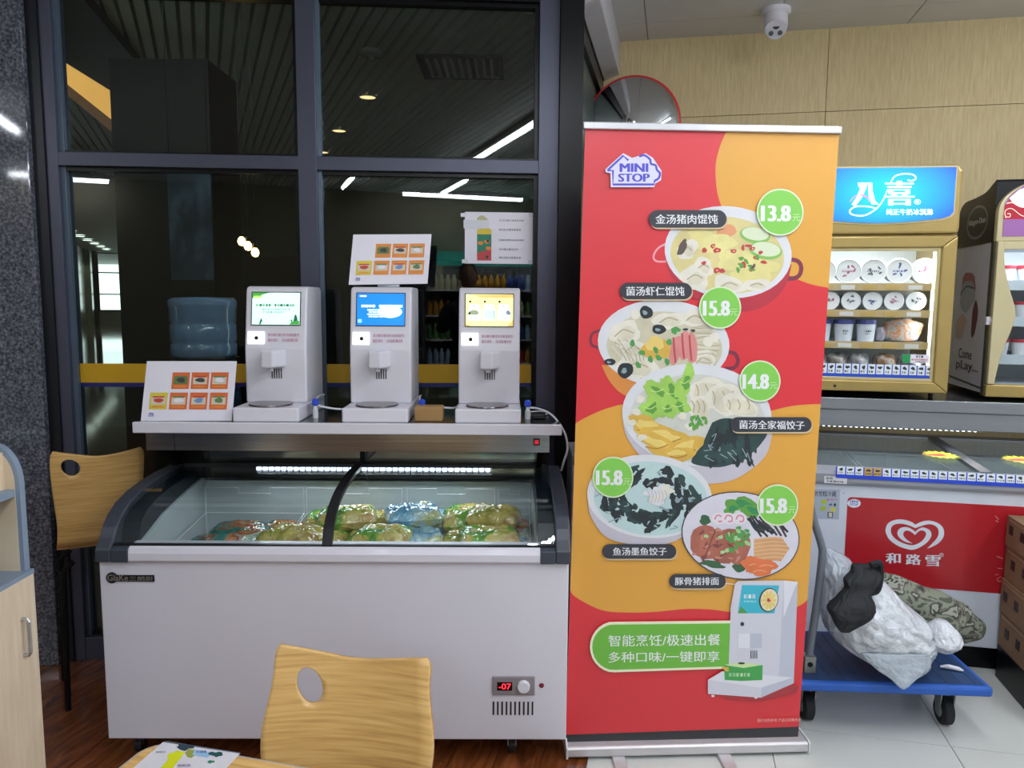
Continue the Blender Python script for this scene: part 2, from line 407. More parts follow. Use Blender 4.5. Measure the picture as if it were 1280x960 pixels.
# back wall with wallpapered panels ---------------------------------
wb = MB(); wb.box(UR - .06, U1 + .05, VB + .012, VB + .10, 0, CZ + .1, GROUT); wall_back = single('wall_back', wb, ST, kind='structure')
PE = mat('dark panel joint', '6a5a3c', .8)
for zi, (za, zb) in enumerate(((0, 1.27), (1.273, 2.494), (2.497, CZ))):
    for (a, b) in ((UR, -.6105), (-.6075, .6105), (.6135, 1.83), (1.833, U1)):
        m = MB(); m.box(a, b, VB, VB + .012, za, zb, PAPERW); o = bpy.data.objects.new('wall_panel', mesh_of('wall_panel', m)); COL.objects.link(o); o.parent = wall_back
def wall(name, frame, a, b, c, d, m, z0=0, z1=CZ):
    w = MB(); w.box(a, b, c, d, z0, z1, m); return single(name, w, frame, kind='structure')
PLAIN = mat('greyish shop wall', 'bcbcbc', .7)
TAN = mat('tan wall', '8f8770', .7)
wall('wall_right', ST, U1, U1 + .1, VF, VB + .1, PLAIN, 0, CZ + .1)
wall('wall_left', ST, U0 - .1, U0, VF - .1, -1.15, PLAIN, 0, CZ + .1)
wall('wall_behind', ST, U0 - .1, U1 + .1, VF - .1, VF, TAN, 0, CZ + .1)
# window wall --------------------------------------------------------
G0, JL, M0, M1, JR, PE0 = -1.889, -1.80, -.868, -.794, .100, .182
wg = MB(); wg.box(-4.4, G0, -.06, .12, 0, CZ + .1, GRANITE); single('wall_granite', wg, WN, kind='structure', bevel=.004)
wh = MB(); wh.box(G0, .30, -.03, .12, 2.80, CZ + .1, BLACKM); single('wall_header', wh, WN, kind='structure')
wf = MB()
wf.box(G0, G0 + .045, -.03, .10, 0, 2.8, mat('near black frame', '1c1e27', .35, metal=.3))
window = single('window_1', wf, WN, kind='structure')
def wpart(name, mb, bevel=.002, **k):
    o = bpy.data.objects.new(name, mesh_of(name, mb)); COL.objects.link(o); o.parent = window; fin(o, bevel, 0, 0, False)
    for a, b in k.items(): o[a] = b
    return o
SL = SLATE
b = MB(); b.box(G0 + .045, JL, -.02, .09, 0, 2.8, SL); wpart('window_jamb', b)
b = MB(); b.box(M0, M1, -.02, .09, 0, 2.8, SL); wpart('mullion', b)
b = MB(); b.box(JR, PE0, -.02, .09, 0, 2.8, SL); wpart('window_jamb', b)
for a, c in ((JL, M0), (M1, JR)):
    b = MB(); b.box(a, c, -.02, .09, 2.045, 2.098, SL); wpart('transom', b)
    b = MB(); b.box(a, c, -.02, .09, 2.715, 2.80, BLACKM); wpart('head_rail', b)
    b = MB(); b.box(a, c, -.02, .09, 0, .10, SL); wpart('sill_rail', b)
    for (za, zb) in ((.10, 2.045), (2.098, 2.715)):
        g = MB(); g.box(a, c, .030, .036, za, zb, WGLASS); wpart('pane', g, 0)
        # glazing beads, with light off the chamfer painted into the paler left one
        bead = mat('bead chamfer light', '5f6e80', .3, metal=.3); d = MB()
        t = .016
        d.box(a, a + t, .004, .028, za, zb, bead); d.box(c - t, c, .004, .028, za, zb, bead if False else BLACKM)
        d.box(a + t, c - t, .004, .028, zb - t, zb, BLACKM); d.box(a + t, c - t, .004, .028, za, za + t * .6, BLACKM)
        wpart('glazing_bead', d, 0)
# yellow and blue safety band stuck on the lower panes
YEL = mat('yellow film', 'c79a12', .4, var=.03); BLU = mat('navy film', '1c2065', .4)
b = MB(); bb = MB()
for a, c in ((JL + .017, M0 - .017), (M1 + .017, JR - .017)):
    b.box(a, c, .0292, .0298, 1.178, 1.257, YEL); bb.box(a, c, .0292, .0298, 1.160, 1.178, BLU)
wpart('safety_band', b, 0, label='mustard yellow safety band across the glass'); wpart('safety_band', bb, 0, label='thin navy line under the yellow band')
# corner post and glazed return
wp = MB(); wp.box(PE0, .275, -.05, .12, 0, CZ + .1, BLACKM); single('wall_corner_post', wp, WN, kind='structure')
rt = MB(); vs = -.11
rt.box(UR - .05, UR, vs, VB, 2.62, CZ + .05, BLACKM); rt.box(UR - .05, UR, VB - .04, VB, 0, 2.62, BLACKM); rt.box(UR - .05, UR, vs, VB - .04, 0, .1, BLACKM)
window2 = single('window_2', rt, ST, kind='structure')
g = MB(); g.box(UR - .03, UR - .024, vs, VB - .04, .1, 2.62, mat('dark green glazing film', '46504b', .35, spec=.3)); o = bpy.data.objects.new('pane', mesh_of('pane', g)); COL.objects.link(o); o.parent = window2
tr = MB(); tr.prism([(UR + .002, 2.70), (UR + .085, 2.73), (UR + .085, CZ), (UR + .002, CZ)], 'v', -.20, VB, mat('pale grey cornice', 'b2b0b4', .5))
single('trim_1', tr, ST, kind='structure', bevel=.006)

# ================================================================== LOBBY BEYOND THE GLASS
LFLOOR = mat('polished lobby floor', '3a3f3b', .07, var=.1, scale=1.5)
LDARK = mat('dark lobby stone', '0f1011', .4, spec=.2); LCEIL = mat('lobby ceiling slat', 'b9bdb2', .5); LPAN = mat('lobby wall stone', '4a524c', .25)
LZ = 4.0
b = MB(); P0 = [tuple(WN.w(-30, .13)[:2]), tuple(WN.w(.30, .13)[:2]), (.44, 4.5), (2.2, 60), (-38, 60), (-38, 5)]
b.prism(P0, 'z', -.1, 0, LFLOOR); single('floor_lobby', b, WLD, kind='structure')
b = MB(); b.prism(P0, 'z', LZ + .05, LZ + .15, mat('lobby ceiling board', '7d8177', .6)); lc = single('ceiling_lobby', b, WLD, kind='structure')
# slats of the lobby ceiling, all running along the lobby
b = MB(); b.box(0, .085, 0, 11.5, LZ, LZ + .04, LCEIL); sm = mesh_of('ceiling_slat', b)
for i in range(72):
    u = -3.3 + i * .12
    v0 = max(3.2, 3.2 + (0 if u < 3 else 0))
    o = bpy.data.objects.new('ceiling_slat', sm); COL.objects.link(o); o.parent = lc; o.location = LB.w(u, v0); o.rotation_euler.z = LB.yaw
wall('wall_lobby_right', WLD, .36, .44, 4.5, 58, LDARK, 0, LZ + .1)
b = MB(); b.box(-7.4, -7.0, -2, 46, 0, LZ + .1, LPAN)
for k in range(9): b.box(-7.0, -6.75, 9 + k * 4.2, 9.7 + k * 4.2, 0, LZ, LPAN)
single('wall_lobby_left', b, LB, kind='structure')
# glazed far end
b = MB(); b.box(-7.4, -6.72, 45, 45.3, 0, LZ + .1, LDARK); b.box(-3.4, 20, 45, 45.3, 0, LZ + .1, LDARK); b.box(-6.72, -3.4, 45, 45.3, 0, .75, LPAN)
single('wall_lobby_end', b, LB, kind='structure')
b = MB()
for z in (.75, 1.65, 2.85, 3.93): b.box(-6.72, -3.4, 45.0, 45.12, z, z + .07, LDARK)
for u in (-6.72, -5.1, -3.47): b.box(u, u + .07, 45.0, 45.12, .8, 4, LDARK)
single('window_3', b, LB, kind='structure')
# black pillar and the black soffit beside it
b = MB(); b.box(-3.03, -2.29, 5.9, 6.5, 0, 3.3, mat('black pillar stone', '050606', .4, spec=.15)); single('wall_pillar', b, WLD, kind='structure')
b = MB(); b.prism([tuple(WLD.atz(*p, 3.9)[:2]) for p in ((92, -18), (105, 0), (265, 190), (205, 190), (135, 119), (66, 72), (40, 50), (40, -18))], 'z', 3.9, LZ + .04, LDARK); single('ceiling_soffit', b, WLD, kind='structure')
WARM = mat('warm painted cove light', 'ffb45c', .5, emit=.85, var=.12, scale=.7); WARMB = mat('dim painted cove light', '8a5a34', .5, emit=.10)  # warm light in the coffer painted as glow, weaker in the lower band
b = MB(); b.prism([(-5.6, 4.0), (-5.40, 4.0), (-4.4, 3.78), (-4.4, 3.44), (-5.6, 4.0)][:4], 'v', 9.0, 9.06, WARM)
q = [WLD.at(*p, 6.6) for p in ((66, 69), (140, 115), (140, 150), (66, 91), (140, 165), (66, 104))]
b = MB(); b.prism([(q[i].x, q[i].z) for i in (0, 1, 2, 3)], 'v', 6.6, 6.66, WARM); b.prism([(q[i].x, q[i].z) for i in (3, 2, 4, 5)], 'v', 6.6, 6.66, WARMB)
cp = single('painted_cove_light', b, WLD, at=(q[0].x, 6.6, q[2].z), label='orange lobby ceiling coffer, its warm light painted as glow, behind upper left pane', cat='ceiling coffer')
def downlight(x, y, r, s, label, grp=None, w=0):
    t = Thing('downlight', label, 'downlight', WLD, (x, y, LZ - .01), grp)
    m = MB(); m.lathe([(r, 0), (r * 1.25, 0), (r * 1.25, .012), (r, .012)], (x, y, LZ - .012), LCEIL, caps=False); t.part('trim_ring', m, smooth=False)
    m = MB(); m.lathe([(r, 0), (r * .6, -.004), (.001, -.005)], (x, y, LZ - .004), s); t.part('lens', m)
    if w:
        ld = bpy.data.lights.new('downlight_light', 'SPOT'); ld.energy = w; ld.spot_size = radians(120); ld.shadow_soft_size = r; ld.color = (1, .82, .6)
        lo = bpy.data.objects.new('downlight_light', ld); COL.objects.link(lo); lo.parent = t.o; lo.location = (0, 0, -.03)
DLW = mat('warm lamp lens', 'ffd79a', .4, emit=2.0); DLC = mat('cool lamp lens', 'f4fff4', .4, emit=7)
downlight(-1.80, 9.67, .10, DLW, 'warm ceiling downlight nearest the glass, behind upper right pane', w=120)
downlight(-2.58, 11.56, .10, DLW, 'middle warm downlight of three behind upper right pane', w=120)
downlight(-3.24, 13.23, .10, DLW, 'farthest small warm downlight behind upper right pane near the mullion', w=120)
for k in range(6):
    v = 30.5 + 2.3 * k; p = LB.w(-5.9, v)
    downlight(p.x, p.y, .20, DLC, 'white lobby downlight, ' + ('leftmost', 'second from the left', 'third from the left', 'fourth from the left', 'fifth from the left', 'last')[k] + ' in the row toward the bright window', 'row of lobby downlights', w=260)
# ceiling grille and sensor
t = Thing('ceiling_vent', 'dark slotted air grille in the lobby ceiling behind upper right pane', 'vent', WLD, (-.56, 8.2, LZ))
m = MB(); m.box(-1.0, -.12, 8.0, 8.05, LZ - .03, LZ, BLACKM); m.box(-1.0, -.12, 8.75, 8.8, LZ - .03, LZ, BLACKM); m.box(-1.0, -.95, 8.05, 8.75, LZ - .03, LZ, BLACKM); m.box(-.17, -.12, 8.05, 8.75, LZ - .03, LZ, BLACKM); t.part('frame', m)
m = MB(); m.box(-.95, -.17, 8.05, 8.75, LZ - .004, LZ - .001, mat('vent depth', '0a0b0b', .9)); t.part('backing', m)
for k in range(9):
    m = MB(); m.box(-.91 + k * .082, -.875 + k * .082, 8.05, 8.75, LZ - .03, LZ - .008, LCEIL); t.part('slat', m)
p = WLD.atz(465, 64, LZ); m = MB(); m.lathe([(.13, 0), (.14, -.03), (.10, -.05), (.03, -.05), (.03, -.09), (.001, -.09)], (p.x, p.y, LZ), mat('pale fitting', '7c8078', .5))
single('ceiling_speaker', m, WLD, at=(p.x, p.y, LZ), label='round grey ceiling fitting left of the dark air grille in the lobby', cat='ceiling fitting', smooth=True)
# warm lights mirrored in the glass, added as hanging bulbs behind it
bulb = mat('glowing bulb', 'ffcf86', .3, emit=9)
for k, (px, py) in enumerate(((302, 301), (310, 307), (319, 315))):
    p = WLD.at(px, py, 5.4)
    t = Thing('mirrored_light', ('left', 'middle', 'right')[k] + ' of three bulbs added for warm lights mirrored in lower left pane', 'added bulb', WLD, (p.x, 5.4, p.z), 'bulbs added for warm lights mirrored in the glass')
    m = MB(); m.lathe([(.001, -.035), (.018, -.03), (.028, -.008), (.024, .012), (.012, .028), (.001, .03)], (p.x, 5.4, p.z), bulb, 14); t.part('bulb', m, smooth=True)
    m = MB(); m.lathe([(.012, .027), (.014, .06), (.001, .062)], (p.x, 5.4, p.z), BLACKM, 12); t.part('socket', m)
    m = MB(); m.tube([(p.x, 5.4, p.z + .06), (p.x, 5.4, LZ)], .003, BLACKM, 5); t.part('cord', m)
# blue water jugs on a rack just outside the glass
JUG = mat('blue polycarbonate', '7f97bd', .12, var=.1, coat=.5); JUG2 = mat('deep blue polycarbonate', '2c4566', .15, coat=.5)
def jug(u, v, z, m, label):
    prof = [(.001, 0), (.13, 0), (.145, .015), (.145, .06), (.138, .07), (.145, .08), (.145, .15), (.138, .16), (.145, .17), (.145, .225), (.15, .235), (.15, .262), (.135, .275), (.001, .28)]
    b = MB(); b.lathe(prof, (u, v, z), m, 32); single('water_jug', b, WN, at=(u, v, z), label=label, cat='water jug', smooth=True, bevel=0)
JV = .42
jug(-1.41, JV, 1.255, JUG, 'pale blue water jug on top of the stack behind the left pane')
jug(-1.40, JV, .955, JUG2, 'dark blue water jug below the pale one behind the left pane')
t = Thing('water_stand', 'dark stand under the stacked water jugs behind the glass', 'stand', WN, (-1.40, JV, 0))
m = MB(); m.box(-1.56, -1.24, JV - .16, JV + .16, .90, .95, BLACKP); t.part('top_plate', m)
m = MB(); m.box(-1.54, -1.26, JV - .14, JV + .14, 0, .90, mat('navy cabinet', '16202e', .4)); t.part('body', m)
m = MB(); m.lathe([(.149, 0), (.149, .02), (.13, .02)], (-1.405, JV, 1.235), BLACKM, 28); single('jug_collar', m, WN, at=(-1.405, JV, 1.235), label='thin dark collar between the two stacked blue water jugs', cat='collar')
# hazy poster panel hanging beyond the left pane
HZ = ramp_mat('faded blue poster', [(.3, '141a22'), (.5, '2b3948'), (.72, '54687c')], scale=5, stretch=(2, 1, 1.1), detail=6, rough=.5)
t = Thing('lobby_poster', 'cloudy pale blue banner hanging above the water jugs behind the left pane', 'poster', WN, (-1.59, .81, 1.62))
b = MB(); b.box(-1.69, -1.48, .80, .812, 1.62, 2.22, HZ); t.part('cloth', b)
b = MB(); b.box(-1.70, -1.47, .798, .814, 2.22, 2.235, BLACKM); t.part('hanging_bar', b)
for u in (-1.68, -1.49): b = MB(); b.tube([(u, .806, 2.23), (u, .806, LZ + .02)], .002, BLACKM, 5); t.part('cord', b)

# ================================================================== CEILING LAMPS (the room's light)
TUBE = mat('lamp diffuser', 'ffffff', .4, emit=4.0, var=0); LHOUS = mat('lamp housing', 'd5d5d8', .5)
def linear_lamp(frame, u, v, length, yaw_extra, label, zz=CZ - .004):
    """one suspended LED batten; its light comes from its own area light"""
    t = Thing('linear_lamp', label, 'ceiling lamp', frame, (u, v, zz - .03), 'LED battens on the shop ceiling', rot=yaw_extra)
    h = length / 2; m = MB(); m.box(u - .03, u + .03, v - h, v + h, zz - .045, zz, LHOUS); t.part('housing', m, bevel=.004)
    m = MB(); m.box(u - .022, u + .022, v - h + .01, v + h - .01, zz - .052, zz - .045, TUBE); t.part('diffuser', m)
    for tilt, share in ((0, .45), (68, .275), (-68, .275)):      # light leaves the diffuser downwards and to both sides
        ld = bpy.data.lights.new('lamp_light', 'AREA'); ld.shape = 'RECTANGLE'; ld.size = .05; ld.size_y = length - .03; ld.energy = LAMP_W * length * share; ld.color = LAMP_COL
        lo = bpy.data.objects.new('lamp_light', ld); COL.objects.link(lo); lo.parent = t.o; lo.location = (.034 * (tilt > 0) - .034 * (tilt < 0), 0, -.0245 - .02 * (tilt != 0)); lo.rotation_euler = (0, -radians(tilt), 0)
    return t
a = ST.loc(Vector((-.60, -3.28, 0))); b_ = ST.loc(Vector((.96, -3.55, 0)))
linear_lamp(ST, *((a + b_) / 2)[:2], 1.6, pi / 2, 'LED batten across the ceiling by the drinks cooler')
linear_lamp(ST, -1.0, -3.25, 2.5, 0, 'LED batten on the ceiling right above the photographer')
linear_lamp(ST, -1.95, -5.9, 1.2, 0, 'short LED batten over the floor far behind the photographer')
linear_lamp(ST, -.75, -5.9, 1.2, 0, 'short LED batten right of the drinks cooler')
linear_lamp(ST, -4.95, -6.95, .9, pi / 2, 'LED batten across the far left corner of the shop')
linear_lamp(ST, -.35, -1.25, 1.8, 0, 'LED batten over the trolley and the banner')
linear_lamp(ST, 1.2, -1.3, 2.4, 0, 'LED batten over the right-hand freezers')
linear_lamp(ST, 1.2, -4.3, 2.4, 0, 'LED batten over the right side aisle')
linear_lamp(ST, -4.73, -3.9, 1.25, 0, 'LED batten over the left seating corner')

# ================================================================== DISPLAY FREEZER
fr = Thing('display_freezer', 'white curved-glass chest freezer with dark grey ends under the shelf of dispensers', 'freezer', FZ, (-.56, .36, 0))
FU0, FU1 = -1.315, .187
m = MB(); m.box(FU0, FU1, 0, .72, .09, .40, WHITE)
# hollow upper body so the inside can be seen
m.box(FU0, FU1, 0, .035, .40, .693, WHITE); m.box(FU0, FU1, .66, .72, .40, .83, WHITE); m.box(FU0, FU0 + .03, .035, .66, .40, .693, WHITE); m.box(FU1 - .03, FU1, .035, .66, .40, .693, WHITE)
body = MB(); body.prism([(0, .09), (.72, .09), (.72, .83), (.66, .83), (.66, .42), (.04, .42), (.04, .693), (0, .693)], 'u', FU0, FU1, WHITE)
body.box(FU0, FU0 + .03, .04, .66, .42, .693, WHITE); body.box(FU1 - .03, FU1, .04, .66, .42, .693, WHITE)
fr.part('body', body, bevel=.004)
WHITEI2 = mat('grey white freezer liner', 'b3bcc0', .45)
li = MB(); LU0, LU1 = -1.20, .085
li.box(LU0, LU1, .06, .60, .585, .598, WHITEI2); li.box(LU0, LU1, .045, .06, .44, .735, WHITEI2); li.box(LU0, LU1, .585, .60, .44, .815, WHITEI2)
li.prism([(.045, .44), (.60, .44), (.60, .835), (.42, .815), (.22, .785), (.12, .755), (.045, .735)], 'u', LU0 - .01, LU0, WHITEI2)
li.prism([(.045, .44), (.60, .44), (.60, .835), (.42, .815), (.22, .785), (.12, .755), (.045, .735)], 'u', LU1, LU1 + .01, WHITEI2)
fr.part('inner_liner', li, label='pale blue-white tub inside the freezer')
rl = MB(); rl.prism([(-.012, .694), (-.016, .70), (-.016, .722), (-.010, .738), (.004, .745), (.05, .745), (.05, .694)], 'u', -1.213, .094, WHITE); fr.part('front_rail', rl, smooth=False)
cur = [(-.004, .738), (.010, .765), (.030, .795), (.065, .825), (.12, .853), (.20, .873), (.30, .884), (.40, .889), (.56, .889)]
inn = [(.56, .835), (.42, .828), (.30, .818), (.20, .800), (.12, .772), (.075, .745), (.055, .715), (.05, .694), (-.016, .694), (-.018, .72)]
for ua, ub in ((FU0 - .002, -1.268), (.143, FU1 + .004)):
    e = MB(); e.prism([(-.02, .694)] + [(-.018, .735)] + cur[1:] + inn[:-2], 'u', ua, ub, DGREY); fr.part('end_cap', e, bevel=.005)
for ua, ub in ((-1.268, -1.213), (.094, .143)):
    e = MB(); e.prism([(-.02, .694), (-.018, .735), (.004, .744), (.05, .744), (.05, .694)], 'u', ua, ub, DGREY); fr.part('corner_cap', e, bevel=.003)
inn2 = [(.56, .80), (.46, .80), (.36, .79), (.26, .755), (.19, .715), (.14, .67), (.12, .62)]
for ua, ub in ((-1.268, -1.21), (.09, .143)):
    e = MB(); e.prism([(.052, .62), (.052, .735), (.075, .80), (.12, .828), (.20, .848), (.30, .860), (.56, .866)] + inn2, 'u', ua, ub, mat('black gasket side', '1d2630', .35)); fr.part('side_gasket', e)
# curved glass, two sliding sheets
def strip(u0, u1, prof, th, m_):
    n = len(prof); b = MB(); P = []
    up = [(v, z) for v, z in prof]; lo = []
    for i, (v, z) in enumerate(prof):
        a = prof[max(0, i - 1)]; c = prof[min(n - 1, i + 1)]; dv, dz = c[0] - a[0], c[1] - a[1]; q = sqrt(dv * dv + dz * dz); lo.append((v + dz / q * th, z - dv / q * th))
    b.prism(up + lo[::-1], 'u', u0, u1, m_); return b
gp = [(v + .005, z - .004) for v, z in spline(cur, 4)]
for ua, ub in ((-1.266, -.585), (-.585, .141)):
    fr.part('glass_sheet', strip(ua, ub, gp, .004, FGLASS), smooth=False)
ct = Thing  # keep the class name short below
dv_ = strip(-.604, -.572, [(v + .003, z + .004) for v, z in spline(cur, 4)], .014, BLACKP); fr.part('centre_divider', dv_)
b = MB(); b.box(-1.268, .143, .545, .60, .835, .893, BLACKP); fr.part('rear_rail', b, bevel=.003)
b = MB(); b.box(-1.266, .141, .0, .014, .742, .748, BLACKP); fr.part('front_gasket', b)
# wire dividers hanging in the tub
WIRE = mat('white coated wire', 'd3d7da', .35)
b = MB()
def wire(p, r=.0017): b.tube(p, r, WIRE, 5)
for (ua, ub) in ((-1.18, -.80), (-.79, -.42), (-.40, -.06), (-.045, .075)):
    w = (ub - ua); v = .53
    wire([(ua, v, .46), (ua, v, .80), (ua + w * .34, v, .80), (ua + w * .34, v, .778), (ua + w * .66, v, .778), (ua + w * .66, v, .80), (ub, v, .80), (ub, v, .46)])
    wire([(ua, v, .70), (ub, v, .70)]); wire([(ua, .07, .66), (ua, v, .70)]); wire([(ub, .07, .66), (ub, v, .70)])
fr.part('wire_dividers', b)
# LED strip on the rear rail
b = MB(); b.box(-.98, -.07, .522, .546, .872, .884, mat('led strip body', 'b9c6d8', .4)); ls = fr.part('led_strip', b)
LED = mat('led light', 'dfeaff', .4, emit=6, var=0)
b = MB()
for k in range(38):
    u = -.975 + .0238 * k
    if abs(u + .585) < .014: continue
    b.box(u, u + .016, .517, .522, .872, .884, LED)
fr.part('led', b, parent=ls, kind='stuff')
ld = bpy.data.lights.new('led_strip_light', 'AREA'); ld.shape = 'RECTANGLE'; ld.size = .9; ld.size_y = .012; ld.energy = 1.1; ld.color = (.86, .93, 1)
lo = bpy.data.objects.new('led_strip_light', ld); COL.objects.link(lo); lo.parent = fr.o; lo.location = Vector((-.52, .515, .868)) - fr.at; lo.rotation_euler = (radians(-28), 0, 0)
# controls
b = MB(); b.box(-.057, .082, -.006, .002, .247, .311, mat('taupe control plate', '8a8287', .35)); cpn = fr.part('control_panel', b, bevel=.003)
b = MB(); b.box(-.041, .008, -.0075, -.005, .265, .293, mat('display window', '150506', .2)); fr.part('display', b, parent=cpn)
RED = mat('red led digits', 'ff2a3a', .4, emit=2.2, var=0)
pr = Print(lambda x, y: (x, -.0078, y)); pr.text('-07', -.036, .289, .004, .269, RED, .015); fr.part('digits', pr.mb, parent=cpn)
b = MB(); b.lathe([(.021, 0), (.020, -.010), (.017, -.012), (.001, -.012)], (.045, -.006, .279), WHITEP, 28, 'v'); fr.part('knob', b, parent=cpn, smooth=False)
b = MB(); b.lathe([(.0085, 0), (.007, -.004), (.001, -.005)], (.104, 0, .279), mat('red indicator', '6a1a26', .25, emit=.15), 18, 'v'); fr.part('indicator_lamp', b)
b = MB()
for k in range(10): b.box(-.0555 + k * .0142, -.050 + k * .0142, -.0012, .001, .177, .223, BLACKP)
fr.part('vent_slots', b)
b = MB()
for k in range(9): b.box(FU1 - .001, FU1 + .003, .06, .50, .14 + .02 * k, .148 + .02 * k, BLACKP)
fr.part('side_grille', b)
# maker's plate
b = MB(); b.box(-1.285, -1.14, -.0035, .0, .626, .647, BLACKP); b.lathe([(.018, 0), (.018, -.004), (.016, -.005), (.001, -.005)], (-1.275, 0, .638), BLACKP, 24, 'v'); lp = fr.part('nameplate', b)
CHR = mat('plate lettering', 'b9b3ac', .3, metal=.6); pr = Print(lambda x, y: (x, -.0052, y)); pr.text('GlaKe', -1.288, .649, -1.222, .629, CHR, .01); pr.text('三朗厨', -1.218, .644, -1.143, .629, CHR); fr.part('nameplate_text', pr.mb, parent=lp)
for u in (-1.25, .01):
    for v in (.08, .62):
        b = MB(); b.lathe([(.026, -.011), (.028, -.006), (.028, .006), (.026, .011)], (u, v, .028), BLACKP, 20, 'u'); b.box(u - .016, u - .012, v - .014, v + .014, .028, .09, STEEL); b.box(u + .012, u + .016, v - .014, v + .014, .028, .09, STEEL); b.box(u - .03, u + .03, v - .03, v + .03, .084, .09, STEEL); fr.part('caster', b)

# frozen packs ---------------------------------------------------------
def pack_mat(name, stops):
    m_ = ramp_mat(name, stops, scale=9, stretch=(1, 1.4, 1), detail=2.5, rough=.10, const=False, coat=.7, spec=.6)
    nt = m_.node_tree; N = nt.nodes; L = nt.links; P = N['Principled BSDF']
    tc = N['Texture Coordinate'] if 'Texture Coordinate' in N else N.new('ShaderNodeTexCoord')
    nz = N.new('ShaderNodeTexNoise'); nz.noise_type = 'RIDGED_MULTIFRACTAL'; nz.inputs['Scale'].default_value = 38; nz.inputs['Detail'].default_value = 2; nz.inputs['Distortion'].default_value = .8
    L.new(tc.outputs['Object'], nz.inputs[0]); b_ = N.new('ShaderNodeBump'); b_.inputs['Strength'].default_value = 1; b_.inputs['Distance'].default_value = .007
    L.new(nz.outputs[0], b_.inputs['Height']); L.new(b_.outputs[0], P.inputs['Coat Normal']); L.new(b_.outputs[0], P.inputs['Normal'])
    return m_
PK = {'teal': pack_mat('teal and orange film', [(.30, '1f5c54'), (.44, '2d756c'), (.50, 'b0703a'), (.55, '86402f'), (.60, 'a9b8a4'), (.66, '22655c')]),
      'green': pack_mat('green and yellow film', [(.34, '3f8a2e'), (.44, '6fa63a'), (.50, 'c9b75c'), (.58, 'd2c27c'), (.66, 'b98a4a'), (.74, 'd9d6b4')]),
      'yellow': pack_mat('mustard film', [(.34, '8c9a3a'), (.46, 'bba850'), (.56, 'cdbb6c'), (.64, 'a87c3c'), (.74, '5f9a3c')]),
      'blue': pack_mat('pale blue film', [(.34, '4a86a8'), (.46, '6ea6c4'), (.56, 'a9c6d2'), (.64, 'b7b56c'), (.74, '8fb4cc')])}
PNAME = {'teal': 'teal and orange', 'green': 'green and yellow', 'yellow': 'mustard yellow', 'blue': 'pale blue'}
def pack(u, v, z, w, d, h, kind, rz, label):
    """a pillow bag: two crinkled sheets meeting in a flat seam"""
    rd = random.Random(int(u * 977 + v * 331)); sx = rd.random() * 50; nu, nv = 40, 30; top = []; bot = []
    for j in range(nv):
        for i in range(nu):
            a, c = i / (nu - 1) * 2 - 1, j / (nv - 1) * 2 - 1
            pz = (max(0, 1 - abs(a) ** 5) ** .55) * (max(0, 1 - abs(c) ** 5) ** .55)
            n = noise.noise(Vector((a * 2.2 + sx, c * 2.2, 3))) * .22 + noise.noise(Vector((a * 6 + sx, c * 6, 9))) * .12 - abs(noise.noise(Vector((a * 3 - sx, c * 5, 1)))) * .30 - abs(noise.noise(Vector((a * 7 + c * 3 - sx, c * 9, 4)))) * .22 + .1
            x = a * w / 2 * (1 - .04 * c * c); y = c * d / 2 * (1 - .04 * a * a)
            X, Y = x * cos(rz) - y * sin(rz), x * sin(rz) + y * cos(rz)
            zz = h * .5 + (pz * h * .5) * (1 + n)
            top.append((u + X, v + Y, z + zz)); bot.append((u + X, v + Y, z + h * .5 - pz * h * .5))
    b = MB(); F = []; N_ = nu * nv
    for j in range(nv - 1):
        for i in range(nu - 1):
            k = j * nu + i; F.append((k, k + 1, k + nu + 1, k + nu)); F.append((N_ + k, N_ + k + nu, N_ + k + nu + 1, N_ + k + 1))
    b.add(top + bot, F, PK[kind])
    return single('frozen_pack', b, FZ, at=(u, v, z), label=label, cat='frozen food pack', group='bags of frozen food in the display freezer', smooth=True)
